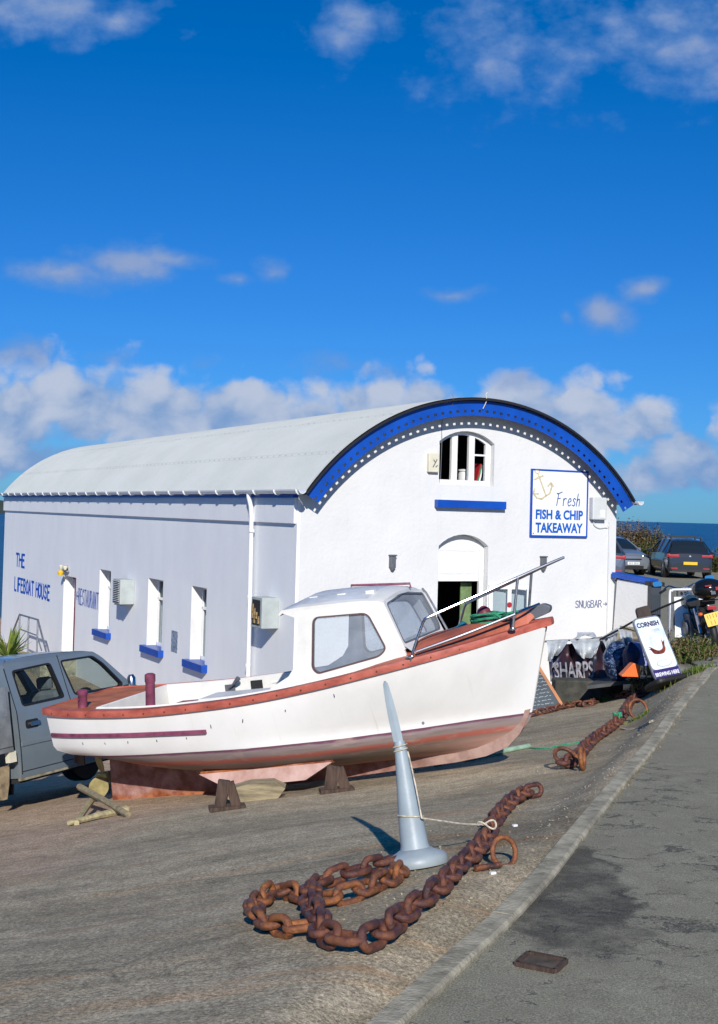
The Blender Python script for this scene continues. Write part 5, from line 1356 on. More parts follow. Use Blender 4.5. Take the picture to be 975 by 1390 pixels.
pA = gp([(412, 1272), (385, 1274), (352, 1262), (346, 1243), (372, 1222), (405, 1226), (440, 1232), (476, 1226), (508, 1214), (537, 1200), (543, 1190)])
for i, p in enumerate(pA): p.z += 0
chain('heavy rusty chain loop heaped on the slipway left of the cone', pA, .19, .115, .018, 'rusty mooring chains', seed=3)
pB = gp([(525, 1184), (490, 1196), (455, 1205), (425, 1217), (421, 1240), (431, 1262), (438, 1283), (463, 1294), (497, 1295), (521, 1284), (541, 1267), (562, 1247), (582, 1232), (603, 1214), (623, 1190), (644, 1172), (660, 1150), (669, 1131), (681, 1112), (697, 1096), (716, 1086), (728, 1083)])
chain('heavy rusty chain running past the cone up towards the kerb', pB, .195, .118, .0185, 'rusty mooring chains', seed=5, lift=.012, wob=.2, mat='rustdark')
pC = gp([(766, 1044), (785, 1034), (796, 1020), (808, 1008), (826, 996), (843, 980), (850, 968), (857, 957), (869, 949), (884, 940), (893, 934)])
chain('heavy rusty chain running from the shackle to the coffee sign', pC, .21, .14, .024, 'rusty mooring chains', seed=8, mat='rustdark')
pD = gp([(700, 977), (723, 973), (745, 968), (765, 963), (782, 960), (800, 959), (815, 953), (831, 951), (850, 946), (869, 940), (890, 935)])
chain('lighter rusty chain lying along the foot of the chalkboard and trough', pD, .20, .11, .018, None, seed=9, mat='rustdark')
def ring(px, py, r_, rb, label, fn=slip_z, ax=(.4, -.8, .3), zz=.0, group='rusty mooring rings'):
    p = hit(px, py, fn) + Vector((0, 0, zz)); n_ = Vector(ax).normalized(); X = Matrix.Translation(p) @ n_.to_track_quat('Z', 'Y').to_matrix().to_4x4()
    o = obj('mooring_ring', MB().tube([(r_ * math.cos(a), r_ * math.sin(a), 0) for a in [6.28318 * i / 28 for i in range(28)]], rb, 10, closed=True), M['rust'], None, X); tag(o, label, 'ring', group)
ring(684, 1172, .075, .014, 'rusty iron ring standing beside the chain right of the cone', zz=.06, ax=(.5, -.8, .25))
ring(768, 1043, .105, .019, 'rusty iron ring propped on the near end of the far chain', zz=.10, ax=(.25, -.55, .8))
ring(790, 1046, .09, .021, 'rusty iron ring standing upright under the propped ring', zz=.11, ax=(.9, -.3, .1))
ring(866, 974, .12, .018, 'rusty iron ring standing in weeds beside the kerb', zz=.10, ax=(.3, -.9, .3))
o = obj('iron_bar', MB().tube([hit(645, 1184, slip_z) + Vector((0, 0, .02)), hit(680, 1180, slip_z) + Vector((0, 0, .025))], .016, 8), M['rust']); tag(o, 'short rusty bar between the chain and the ring by the cone', 'bar')
o = obj('rope_scrap', MB().tube(smoothline([hit(px, py, slip_z) + Vector((0, 0, .012)) for px, py in ((843, 990), (856, 992), (870, 988), (880, 983), (886, 980))], 4), .011, 6), M['rope']); tag(o, 'pale rope end lying beside the standing ring near the kerb', 'rope')
o = obj('rope_knot', MB().tube([hit(838, 984, slip_z) + Vector((.05 * math.cos(a), .05 * math.sin(a * 1.3), .10 + .05 * math.sin(a * 2.1))) for a in [i * .5 for i in range(24)]], .014, 6), M['green']); tag(o, 'green rope knot wound round the far chain', 'rope')
# tether
def cpt(x, y, z): return XC @ Vector((x * k, y * k, z * k))
neck = [cpt(9.6 * math.cos(a), 9.6 * math.sin(a), 150 + a * .9) for a in [i * .6 for i in range(22)]]
kn = cpt(14, -18, 62)
chn = hit(660, 1150, slip_z) + Vector((0, 0, .13))
loop = [cpt(17.6 * math.cos(a), 17.6 * math.sin(a), 66 - 3 * math.cos(a)) for a in [R(-60 - i * 20) for i in range(19)]]
mb = MB().tube(neck, .0045, 6).tube(smoothline([neck[0], cpt(11, -10, 130), cpt(13, -16, 95), kn], 4), .0045, 6).tube(loop, .0045, 6)
mb.tube(smoothline([kn, kn.lerp(chn, .3) - Vector((0, 0, .005)), kn.lerp(chn, .65) - Vector((0, 0, .01)), chn], 4), .0048, 6)
mb.tube([chn + Vector((.055 * math.cos(a), .035 * math.sin(a), .02 * math.sin(2 * a))) for a in [i * .5 for i in range(26)]], .005, 6)
o = obj('tether_rope', mb, M['rope']); tag(o, 'thin pale rope tying the cone to the chain', 'rope')

# ------------------------------------------------------------------ signs and clutter by the gable
# coffee sign
cs = at(912, 925, 17.3); mpp = 17.3 / FPX
tilt = R(-22.5)
ux = Vector((math.cos(R(12)), 0, math.sin(R(12)))); ux = Vector((.965, -.20, .165)).normalized()
A_ = at(890, 926, 17.3); up_ = (at(857, 841, 17.64) - A_); uxv = (at(927, 918.5, 17.5) - A_)
uxn = uxv.normalized(); upn = (up_ - uxn * up_.dot(uxn)).normalized(); hgt = up_.length; wdt = uxv.length
XS = FR(A_, uxn, upn)
M['signwhite'] = MAT('sign_print_white', (.74, .78, .80, 1), .3, var=.1, vs=3)
cof = thing('pavement_sign', 'tilted white and purple coffee pavement sign leaning over by the kerb', 'sign', A_, XS.to_3x3())
def Sg(name, mb, m, X=ID, parent=cof, **kk): return obj(name, mb, m, parent, XS @ X, **kk)
Sg('sign_frame', plate(roundpoly([(0, 0), (wdt, 0), (wdt, hgt), (0, hgt)], .09, 5), [], .025), M['galv'])
def coffee_mat():
    m = bpy.data.materials.new('coffee_poster'); m.use_nodes = True; t = NT(m.node_tree)
    c = t.n('ShaderNodeTexCoord').outputs['Object']
    n = t.noise(c, 3, 4, .55, 1.2)
    cc = t.ramp(n, [(.3, (.42, .54, .66, 1)), (.5, (.72, .78, .82, 1)), (.7, (.82, .84, .84, 1))])
    p = t.n('ShaderNodeBsdfPrincipled', inp={'Base Color': cc, 'Roughness': .25}); t.n('ShaderNodeOutputMaterial', inp={0: p.outputs[0]}); return m
Sg('poster', plate(roundpoly([(.02, .16), (wdt - .02, .16), (wdt - .02, hgt - .02), (.02, hgt - .02)], .07, 5), [], .004), coffee_mat(), Matrix.Translation((0, 0, .016)))
PU = MAT('sign_purple', (.045, .03, .16, 1), .35); 
Sg('footer_band', MB().bbox((.02, .02, 0), (wdt - .02, .16, .004)), PU, Matrix.Translation((0, 0, .014)))
Sg('lettering', fit_text('CORNISH', wdt * .80, .075, .035, hgt - .15, .035, .003, .021), MAT('sign_navy', (.02, .02, .09, 1), .4))
Sg('lettering', text('COFFEE', .05, .003, .001, sx=.9, X=Matrix.Translation((wdt * .48, hgt - .23, .021))), MAT('sign_pale', (.50, .56, .62, 1), .4))
Sg('lettering', fit_text('BREWING HERE', wdt * .86, .055, .03, .06, .03, .003, .021), M['upvc'])
# coffee splash and the pale cup under it
sp1 = smoothline([(a_ * .85, b_ * .85, 0) for a_, b_ in [(-.16, .02), (-.12, -.05), (-.02, -.07), (.08, -.06), (.13, .0), (.14, .07), (.17, .15), (.13, .12), (.12, .17), (.10, .08), (.08, .02), (.0, -.01), (-.08, .02), (-.13, .06), (-.19, .08), (-.15, .05), (-.2, .03)]], 3, True)
Sg('coffee_splash', plate(sp1, [], .003), MAT('coffee_print', (.20, .045, .02, 1), .3, var=.5, vs=14, col2=(.04, .008, .01, 1)), Matrix.Translation((wdt * .52, hgt * .46, .020)))
Sg('cup_print', plate([(.13 * math.cos(a), .05 * math.sin(a)) for a in [6.28318 * i / 24 for i in range(24)]], [[(.118 * math.cos(a) + .004, .04 * math.sin(a) + .004) for a in [6.28318 * i / 24 for i in range(24)]]], .002), MAT('print_grey', (.42, .48, .54, 1), .3), Matrix.Translation((wdt * .52, hgt * .25, .020)))
bm_ = MB(); bm_.loft([[(x, -.02 - .03 * (1 - (2 * x / wdt - 1) ** 2) * 0, z) for z in (-.20, .22)] for x in (0, wdt)])
sb = MB()
sb.prism(roundpoly([(-.10, -.22), (wdt + .14, -.22), (wdt + .18, .0), (wdt + .12, .22), (-.08, .22), (-.14, 0)], .1, 4), .07, Matrix.Translation((0, -.035, 0)) @ FR((0, 0, 0), (1, 0, 0), (0, 0, -1)))
Sg('sign_base', sb, M['black'], bevel=.02)
# second dark sign behind it
Xb2 = FR(at(881, 862, 18.3), uxn, Vector((-.36, .05, 1)))
db = thing('dark_board', 'small dark brown board with rounded top behind the coffee sign', 'board', Xb2.translation, Xb2.to_3x3())
obj('board', plate(roundpoly([(-.12, -.2), (.13, -.2), (.13, .42), (-.12, .42)], .06, 4), [], .04), MAT('dark_brown_board', (.07, .05, .04, 1), .5, var=.3), db, Xb2)
obj('board_strip', MB().bbox((-.12, .10, .02), (.2, .13, .035)), M['cream'], db, Xb2)
obj('board_leg', MB().beam((.0, -.95, -.03), (.0, -.2, -.03), .04, .03, (0, 0, 1)), M['galv'], db, Xb2)
# chalkboard
d0 = 19.0; Pc = at(757, 966, d0)
xc0, xc1 = at(690, 975, d0), at(766, 962, d0); xt0, xt1 = at(720, 903, d0 + .35), at(744, 903, d0 + .35)
uxc = (xc1 - xc0).normalized()
XK = FR(xc0, uxc, Vector((0, .25, 1)) - uxc * uxc.dot(Vector((0, .25, 1))))
wK = (xc1 - xc0).length; hK = .70; 
ck = thing('chalkboard', 'leaning chalkboard menu with orange wooden frame beside the bow', 'chalkboard', xc0, XK.to_3x3())
pK = [(0, 0), (wK, 0), (wK - .26, hK), (.14, hK)]
obj('board', plate(pK, [], .02), MAT('slate_board', (.045, .065, .085, 1), .7, var=.2), ck, XK)
fr_ = MB(); 
for a, b in ((0, 1), (1, 2), (2, 3), (3, 0)): fr_.beam((*pK[a], .0), (*pK[b], .0), .045, .04, (0, 0, 1))
obj('frame', fr_, MAT('orange_wood', (.42, .16, .05, 1), .6, var=.25), ck, XK)
L = []
for r_ in range(11):
    z = hK - .08 - r_ * .056; xa = .12 + .02 * random.random(); xe = wK - .10 - (z / hK) * .22 * 1.0
    x = xa
    while x < xe:
        wl = random.uniform(.03, .09); n = int(wl / .012); L.append([(x + i * .012, z + random.uniform(-.008, .008)) for i in range(n + 1)]); x += wl + .018
obj('chalk_marks', MB().strokes(L, .0055, .002), MAT('chalk_white', (.45, .47, .5, 1), .9), ck, XK @ Matrix.Translation((0, 0, .0115)))
# windbreak banner hung on a line, plastic sheeting sagging over it
bn = thing('windbreak_banner', 'dark navy and burgundy windbreak banner hung below a sagging line', 'banner', at(785, 935, 20))
def bgrid(f, nu=24, nv=10):
    m_ = MB(); m_.smooth = True; m_.loft([[tuple(f(u / nu, v / nv)) for v in range(nv + 1)] for u in range(nu + 1)]); return m_
def q4(TL, TR, BR, BL_, u, v): return (TL.lerp(TR, u)).lerp(BL_.lerp(BR, u), v)
TL, TR, BR, BLc = at(744, 871, 20.2), at(822, 868, 20.0), at(828, 930, 19.7), at(747, 925, 20.0)
def fcl(u, v):
    p = q4(TL, TR, BR, BLc, u, v); p.y += .05 * math.sin(u * 17) + .04 * math.sin(u * 31 + v * 4); p.z -= .05 * math.sin(u * 3.14) * (1 - v); return p
def banner_mat():
    m = bpy.data.materials.new('banner_cloth'); m.use_nodes = True; t = NT(m.node_tree)
    c = t.n('ShaderNodeTexCoord').outputs['Object']; n = t.noise(c, 2.2, 4, .6, .6)
    cc = t.ramp(n, [(.36, (.012, .018, .07, 1)), (.45, (.02, .02, .035, 1)), (.52, (.055, .016, .025, 1)), (.58, (.03, .03, .04, 1)), (.7, (.015, .025, .10, 1))])
    p = t.n('ShaderNodeBsdfPrincipled', inp={'Base Color': cc, 'Roughness': .45}); t.n('ShaderNodeOutputMaterial', inp={0: p.outputs[0]}); return m
obj('cloth', bgrid(fcl), banner_mat(), bn, ID)
bux = (TR - TL).normalized()
XBn = FR(at(753, 921, 19.88), bux, Vector((0, 0, 1)) - bux * bux.z)
obj('lettering', text('SHARPS', .36, .004, .006, sx=.5, X=ID), MAT('faded_white_print', (.30, .30, .34, 1), .6, var=.6, vs=9), bn, XBn @ Matrix.Translation((.0, .0, .0)))
M['sheet'] = MAT('grey_plastic_sheet', (.50, .53, .55, 1), .22, var=.25, vs=5, spec=.6)
def sheet(P, label, bulge=.12, cat='plastic sheet'):
    A, Bq, C_, D = [at(*q) for q in P]
    def f(u, v):
        p = q4(A, Bq, C_, D, u, v); k_ = math.sin(u * 3.14) ; p.z -= bulge * k_ * v ; p.y -= .10 * math.sin(u * 9) * v + .06 * math.sin(u * 21 + v * 5) * v + .1 * math.sin(v * 3.1); return p
    o = obj('plastic_sheet', bgrid(f, 20, 8), M['sheet']); tag(o, label, cat, 'plastic sheets over the banner')
sheet([(742, 870, 20), (772, 868, 20), (760, 884, 19.9), (744, 898, 19.9)], 'grey plastic sheet hanging from the line beside the boat bow', .02)
sheet([(773, 868, 20), (815, 866, 20), (808, 886, 19.8), (783, 886, 19.8)], 'grey plastic sheet sagging in the middle of the line', .10)
sheet([(784, 858, 20.3), (806, 858, 20.3), (810, 867, 20.05), (778, 868, 20.05)], 'upper fold of plastic sheet humped over the middle of the line', -.05)
sheet([(815, 866, 20), (838, 852, 19.9), (834, 872, 19.7), (824, 884, 19.7)], 'grey plastic sheet hanging from the right end of the line', .0)
sheet([(838, 852, 19.6), (858, 858, 19.4), (856, 880, 19.4), (843, 878, 19.5)], 'pale plastic sheet bunched left of the coffee sign', .04)
lp = [(736, 871, 20.1), (760, 869.5, 20.05), (800, 868, 20), (818, 865, 20)]
lo = thing('line', 'dark line stretched between the bow and the handrail', 'line', at(780, 930, 20))
obj('cord', MB().tube([at(*q) for q in lp], .018, 6), M['lampgrey'], lo, ID)
# black handrail rising to the right, with posts
hr = thing('handrail', 'thin black handrail rising to the right behind the coffee sign', 'railing', at(908, 880, 18.9))
hp = [at(815, 868, 19.9), at(838, 856, 19.6), at(870, 838, 19.3), at(900, 824, 19), at(928, 813, 18.8)]
obj('rail', MB().tube(smoothline(hp, 4), .017, 8), M['black'], hr, ID)
for q in ((908, 820, 18.95), (912, 820, 18.9)):
    p = at(*q); obj('post', MB().tube([p, Vector((p.x, p.y, slip_z(p.x, p.y) - .1))], .016, 8), M['galv'], hr, ID)
p = at(824, 866, 19.8); obj('post', MB().tube([p, Vector((p.x, p.y, slip_z(p.x, p.y) - .1))], .02, 8), M['black'], hr, ID)
# bags and floats
def blobmesh(c, rx, ry, rz, amp=.12, seed=0, n=18):
    rnd = random.Random(seed); ph = [rnd.uniform(0, 6) for _ in range(6)]; m_ = MB(); m_.smooth = True; rg = []
    for i in range(n + 1):
        th = math.pi * i / n; rr = []
        for j in range(24):
            a = 6.28318 * j / 24; k_ = 1 + amp * (math.sin(3 * a + ph[0] + th * 2) + math.sin(5 * th + ph[1]) * .7 + math.sin(7 * a + ph[2]) * .4)
            rr.append((c[0] + rx * k_ * math.sin(th) * math.cos(a), c[1] + ry * k_ * math.sin(th) * math.sin(a), c[2] + rz * (1 + amp * .4 * math.sin(4 * a + ph[3])) * -math.cos(th)))
        rg.append(rr)
    m_.loft(rg, closed=True); return m_
M['bag'] = MAT('printed_dark_bag', (.015, .03, .09, 1), .3, var=.2, vs=22, col2=(.006, .01, .03, 1))
def bag_mat():
    m = bpy.data.materials.new('printed_bag'); m.use_nodes = True; t = NT(m.node_tree)
    c = t.n('ShaderNodeTexCoord').outputs['Object']; n = t.noise(c, 16, 3, .6, 1.5)
    cc = t.ramp(n, [(.45, (.006, .012, .04, 1)), (.56, (.02, .05, .14, 1)), (.6, (.25, .32, .42, 1)), (.63, (.02, .04, .12, 1))])
    p = t.n('ShaderNodeBsdfPrincipled', inp={'Base Color': cc, 'Roughness': .3}); t.n('ShaderNodeOutputMaterial', inp={0: p.outputs[0]}); return m
bgm = bag_mat()
c_ = at(838, 898, 18.8); o = obj('bag', blobmesh(c_, .22, .2, .30, .08, 2), bgm); tag(o, 'large dark navy printed bag leaning against the line', 'bag', 'navy bags')
c_ = at(857, 893, 18.3); o = obj('bag', blobmesh(c_, .12, .15, .22, .12, 5), M['navy']); tag(o, 'smaller pointed navy bag left of the coffee sign', 'bag', 'navy bags')
c_ = at(856, 911, 17.95); o = obj('float', MB().prism(roundpoly([(-.16, -.07), (.12, -.07), (.12, .09), (.02, .13)], .03), .2, Matrix.Translation(c_) @ FR((0, 0, 0), (1, 0, .0), (0, 0, 1))), M['orange'], bevel=.02); tag(o, 'bright orange float behind the navy bag', 'float')
o = obj('crate', MB().bbox((-.14, -.1, 0), (.12, .1, .34), Matrix.Translation(at(866, 903, 19.1))), MAT('lilac_plastic', (.26, .30, .62, 1), .5), bevel=.015); tag(o, 'pale blue plastic crate left of the coffee sign', 'crate')
# stone trough / slab in front of the banner
a_ = at(780, 952, 19.35); 
def grd(px, py, d):
    p = at(px, py, d); p.z = slip_z(p.x, p.y); return p
pt = grd(812, 950, 19.2)
o = obj('slate_slab', MB().prism([(-.55, -.4), (.62, -.32), (.55, .5), (-.2, .6)], .05, Matrix.Translation(at(840, 925, 18.9)) @ Matrix.Rotation(R(-8), 4, 'Y') @ Matrix.Rotation(R(-4), 4, 'X')), MAT('dark_slate', (.06, .065, .07, 1), .7, var=.3)); tag(o, 'dark slate slab lying between the trough and the coffee sign', 'slab')
o = obj('stone_trough', MB().bbox((-.5, -.16, -.25), (.55, .2, .26), Matrix.Translation(at(795, 945, 19.45))), MAT('dark_damp_stone', (.055, .055, .045, 1), .85, var=.4, vs=7), bevel=.03); tag(o, 'low dark stone trough in front of the banner', 'trough')

# wheelie bin behind the wall end
bp = at(891, 800, 21.6); bz = road_z(0, 21.6)
bi = thing('litter_bin', 'slim dark slatted litter bin standing at the end of the blue coping', 'bin', (5.22, 21.9, -3.2))
Xbi = Matrix.Translation((5.215, 21.95, -3.2)) @ Matrix.Rotation(R(8), 4, 'Z')
hb_ = at(890, 790, 21.9).z + 3.2
bd = MB().bbox((-.085, -.10, 0), (.085, .10, hb_ - .07))
for i in range(5): bd.box((-.07 + .035 * i, -.105, hb_ * .5), (.018, .012, hb_ * .8))
obj('bin_body', bd, MAT('dark_bin', (.035, .045, .06, 1), .5), bi, Xbi)
obj('bin_lid', MB().prism(rrect(-.14, -.16, .14, .16, .05), .07, Matrix.Translation((0, 0, hb_ - .035))), M['black'], bi, Xbi, bevel=.015)

# white A-board beside the motorcycle
Xa = FR(at(921, 872, 20.5), Vector((.95, -.3, .0)), Vector((-.06, .12, 1)))
sb2 = thing('white_board', 'white pavement board in a tubular frame beside the motorcycle', 'sign board', Xa.translation, Xa.to_3x3())
obj('frame', MB().tube(smoothline([(-.12, -.15, 0), (-.12, .75, 0), (-.08, .84, 0), (0, .86, 0), (.6, .86, 0), (.68, .84, 0), (.72, .75, 0), (.72, -.15, 0)], 4), .02, 8), M['upvc'], sb2, Xa)
obj('board', plate([(-.05, .08), (.5, .08), (.5, .74), (-.05, .74)], [], .02), M['upvc'], sb2, Xa)

# ------------------------------------------------------------------ motorcycle
# frame: x forward, y left, z up; seen from behind, leaning on its stand
my = 19.8; mo = at(966, 880, my); mo.z = road_z(0, my)
f_ = Vector((-.06, 1, 0)).normalized(); lft = Vector((-1, -.06, 0)).normalized()
Xm = FR(mo, f_, lft, (0, 0, 1)) @ Matrix.Rotation(R(-8), 4, 'X')
mt = thing('motorcycle', 'dark motorcycle with round black top box and yellow number plate', 'motorcycle', mo, Xm.to_3x3())
def Mo(name, mb, m, parent=mt, X=ID, **kk): return obj(name, mb, m, parent, Xm @ X, **kk)
M['tankblue'] = MAT('dark_blue_grey_paint', (.04, .07, .10, 1), .2, var=.1, coat=.8)
for x, nm in ((0.0, 'rear'), (1.35, 'front')):
    Xw = Matrix.Translation((x, 0, .31)) @ Matrix.Rotation(R(90), 4, 'X')
    wh = Mo('wheel', MB().tube([(.25 * math.cos(a), .25 * math.sin(a), 0) for a in [6.28318 * i / 32 for i in range(32)]], .06, 10, closed=True, X=Xw), M['black'])
    rm = MB().lathe([(.04, -.06), (.04, .06)], 12, Xw)
    for i in range(6): a = 6.28318 * i / 6; rm.beam((0, 0, 0), (.21 * math.cos(a), .21 * math.sin(a), 0), .025, .02, (0, 0, 1), Xw)
    Mo('rim', rm, M['steel'], wh)
Mo('fuel_tank', blobmesh((.78, 0, .80), .28, .15, .14, .02, 1), M['tankblue'])
Mo('seat', MB().prism(roundpoly([(-.12, .80), (.5, .74), (.56, .80), (.2, .86), (-.14, .90)], .03), .24, FR((0, 0, 0), (1, 0, 0), (0, 0, 1))), M['black'], bevel=.03)
Mo('engine', MB().bbox((.40, -.15, .26), (.85, .15, .62)).lathe([(.13, -.2), (.13, .2)], 18, Matrix.Translation((.6, 0, .4)) @ Matrix.Rotation(R(90), 4, 'X')), M['lampgrey'], bevel=.02)
Mo('frame', MB().tube([(0, .09, .31), (.35, .11, .40), (.5, .12, .75), (1.05, .03, .92), (1.1, 0, .7), (.85, .1, .25), (.4, .1, .25)], .02, 8).tube([(0, -.09, .31), (.35, -.11, .40), (.5, -.12, .75), (1.05, -.03, .92)], .02, 8), M['black'])
Mo('fork', MB().tube([(1.35, .09, .31), (1.08, .09, 1.0)], .025, 8).tube([(1.35, -.09, .31), (1.08, -.09, 1.0)], .025, 8), M['steel'])
Mo('mudguard', MB().tube([(-.28, 0, .50), (-.22, 0, .62), (-.05, 0, .70), (.15, 0, .72)], [.03, .08, .09, .08], 8), M['black'])
Mo('handlebar', MB().tube(smoothline([(.88, .40, 1.0), (1.0, .25, 1.06), (1.08, .08, 1.0), (1.08, -.08, 1.0), (1.0, -.25, 1.06), (.88, -.40, 1.0)], 4), .014, 8), M['chrome'])
for s in (-1, 1):
    Mo('grip', MB().tube([(.92, s * .33, 1.02), (.84, s * .45, .98)], .022, 8), M['black'])
    Mo('mirror_stem', MB().tube([(.95, s * .3, 1.05), (.95, s * .40, 1.10)], .008, 6), M['black'])
    Mo('mirror', MB().prism(roundpoly([(-.07, -.04), (.07, -.04), (.08, .04), (-.06, .045)], .03), .02, FR((.95, s * .44, 1.12), (0, 1, 0), (.1, 0, 1))), MAT('mirror_blue', (.03, .18, .42, 1), .15))
    Mo('indicator', MB().lathe([(.01, -.03), (.035, -.01), (.035, .02), (.01, .03)], 12, Matrix.Translation((-.22, s * .17, .68))), M['orange'])
    Mo('shock_absorber', MB().tube([(.02, s * .12, .36), (.18, s * .12, .74)], .028, 8), M['steel'])
Mo('exhaust', MB().tube([(.6, -.14, .25), (.2, -.16, .24), (-.4, -.17, .32)], [.025, .045, .05], 12), M['steel'])
tb = Mo('top_box', blobmesh((-.20, 0, 1.06), .24, .25, .165, .015, 3), MAT('glossy_black', (.01, .01, .012, 1), .12))
Mo('reflector', MB().bbox((-.452, -.10, 1.05), (-.432, -.04, 1.10)).bbox((-.452, .02, 1.12), (-.42, .12, 1.14)), M['red'], tb)
Mo('latch', MB().bbox((-.455, -.03, .99), (-.435, .04, 1.04)), M['chrome'], tb)
Mo('luggage_rack', MB().tube([(.1, .1, .86), (-.35, .1, .89), (-.35, -.1, .89), (.1, -.1, .86)], .01, 6), M['black'])
Mo('tail_light', MB().bbox((-.30, -.07, .74), (-.25, .07, .80)), M['red'], bevel=.01)
NP = FR((-.33, 0, .60), (0, -1, 0), (.25, 0, 1)) @ Matrix.Rotation(R(8), 4, 'Z')
npl = Mo('number_plate', plate(rrect(-.135, -.10, .135, .10, .015), [], .008), M['yellow'], X=NP)
L = [[(x, .02), (x, .075)] for x in (-.09, -.05, .0, .05, .09)] + [[(x, -.075), (x, -.02)] for x in (-.06, 0, .06)]
Mo('plate_mark', MB().strokes(L, .012, .002), M['orangebrown'], npl, X=NP @ Matrix.Translation((0, 0, .005)))

# ------------------------------------------------------------------ cars
def car(name, label, X, paint, rails=False, rear_seen=True, scale=(1, 1, 1)):
    t = thing(name, label, 'car', X.translation, X.to_3x3(), 'cars in the car park'); XX = X @ Matrix.Diagonal((*scale, 1))
    def C(n_, mb, m, par=t, X2=ID, **kk): return obj(n_, mb, m, par, XX @ X2, **kk)
    ST = [(-.02, .70, .50, .56, .50), (.0, .79, .72, .76, .68), (.06, .84, .86, .90, .71), (.14, .86, .94, .98, .71), (.32, .87, .95, 1.20, .64), (.55, .88, .95, 1.39, .57), (.8, .88, .945, 1.44, .58), (1.3, .885, .94, 1.47, .60), (2.1, .885, .92, 1.46, .60), (2.6, .88, .91, 1.38, .59), (3.0, .88, .91, 1.18, .64), (3.3, .875, .90, .97, .70), (3.7, .86, .83, .90, .68), (4.0, .82, .74, .82, .64), (4.14, .76, .62, .70, .6), (4.20, .66, .42, .48, .5)]
    rg = []
    for x, w_, zb_, zt, wt_ in ST:
        zl = .20 if .1 < x < 4.1 else .26
        half = [(w_ * .90, zl), (w_ * .99, .38), (w_, min(.62, zb_ - .05)), (w_ * .975, zb_), (wt_, zt), (wt_ * .55, zt + .035), (0, zt + .045)]
        rg.append([(x, -y, z) for y, z in half] + [(x, y, z) for y, z in half[-2::-1]])
    rf = MB(); rf.smooth = True; nb = MB(); nb.smooth = True; gl = MB(); gl.smooth = True
    n = len(rg[0])
    for i in range(len(rg) - 1):
        xm = (ST[i][0] + ST[i + 1][0]) / 2
        for j in range(n - 1):
            q = [rg[i][j], rg[i][j + 1], rg[i + 1][j + 1], rg[i + 1][j]][::-1]
            side = j in (3, n - 2 - 3); topf = j in (4, 5, 6, 7)
            isg = (side and .32 < xm < 3.0 and not abs(xm - 1.7) < .0) or (topf and (.14 < xm < .55 or 2.6 < xm < 3.3))
            (gl if isg else (rf if j in (3, 4, 5, 6, 7, 8) and .32 < xm < 2.6 and (topf or side) else nb)).add(q, [(0, 1, 2, 3)])
    nb.add(rg[0], [tuple(range(n))]); nb.add(rg[-1], [tuple(range(n - 1, -1, -1))])
    body_ = C('body', nb, paint, smooth=True); C('roof', rf, paint, smooth=True); C('windows', gl, M['darkglass'], smooth=True)
    for sd in (-1, 1):
        for (xa, za, ya, xb, zb_, yb) in ((.14, .96, .84, .56, 1.40, .60), (3.3, .94, .85, 2.6, 1.39, .61), (1.75, .94, .872, 1.78, 1.46, .615), (.95, .95, .872, .9, 1.44, .60)):
            C('pillar', MB().beam((xa, sd * ya, za), (xb, sd * yb, zb_), .05, .05, (1, 0, 0)), paint, body_)
    for x in (.72, 3.35):
        for s in (-1, 1):
            Xw = Matrix.Translation((x, s * .79, .31)) @ Matrix.Rotation(R(90), 4, 'X')
            C('arch_liner', MB().lathe([(.36, -.095), (.36, .100)], 24, Xw), M['black'])
            wh = C('wheel', MB().lathe([(.2, -.09), (.30, -.09), (.31, -.07), (.31, .09), (.29, .105), (.2, .105)], 24, Xw), M['black'])
            C('rim', MB().lathe([(.03, -.11), (.2, -.10), (.2, .11), (.03, .115)], 12, Xw), M['steel'], wh)
    for s in (-1, 1):
        C('tail_light', MB().bbox((-.01, s * .62 - .20, .80), (.12, s * .62 + .20, .90)).bbox((.04, s * .80 - .06, .78), (.2, s * .80 + .065, .92)), M['red'], bevel=.02)
        C('headlight', MB().bbox((3.86, s * .62 - .16, .66), (4.10, s * .62 + .15, .80)), M['chrome'], bevel=.04)
        C('wing_mirror', MB().bbox((2.85, s * .98 - .1, .93), (2.98, s * .98 + .09, 1.06)), paint, bevel=.03)
        C('reflector', MB().bbox((-.03, s * .6 - .12, .36), (.01, s * .6 + .12, .40)), M['red'])
    C('number_plate', MB().bbox((-.045, -.26, .52), (-.02, .26, .63)), M['yellow'])
    C('number_plate', MB().bbox((4.21, -.26, .42), (4.235, .26, .53)), M['upvc'])
    C('grille', MB().bbox((4.10, -.45, .24), (4.225, .45, .38)).bbox((4.10, -.38, .60), (4.18, .38, .655)), M['black'])
    C('plate_marks', MB().bbox((4.236, -.2, .445), (4.238, .2, .505)) if False else MB().strokes([[(x, -.03), (x, .03)] for x in (-.18, -.13, -.07, .02, .08, .14, .19)], .02, .003), M['navy'], t, FR((4.237, 0, .475), (0, 1, 0), (0, 0, 1)))
    C('badge', MB().lathe([(.055, 0), (.05, .012), (.01, .018)], 20, Matrix.Translation((.02, 0, .82)) @ Matrix.Rotation(R(-90), 4, 'Y')), M['chrome'], t)
    C('bumper_strip', MB().bbox((-.035, -.7, .25), (.01, .7, .33)), M['black'])
    C('wiper', MB().beam((.16, 0, 1.0), (.36, .3, 1.22), .015, .015), M['black'])
    if rails:
        C('roof_bars', MB().beam((.75, -.56, 1.56), (.75, .56, 1.56), .05, .03).beam((1.7, -.56, 1.58), (1.7, .56, 1.58), .05, .03).bbox((.7, -.6, 1.42), (.8, -.54, 1.57)).bbox((.7, .54, 1.42), (.8, .6, 1.57)).bbox((1.65, -.6, 1.42), (1.75, -.54, 1.59)).bbox((1.65, .54, 1.42), (1.75, .6, 1.59)), M['black'])
    return t
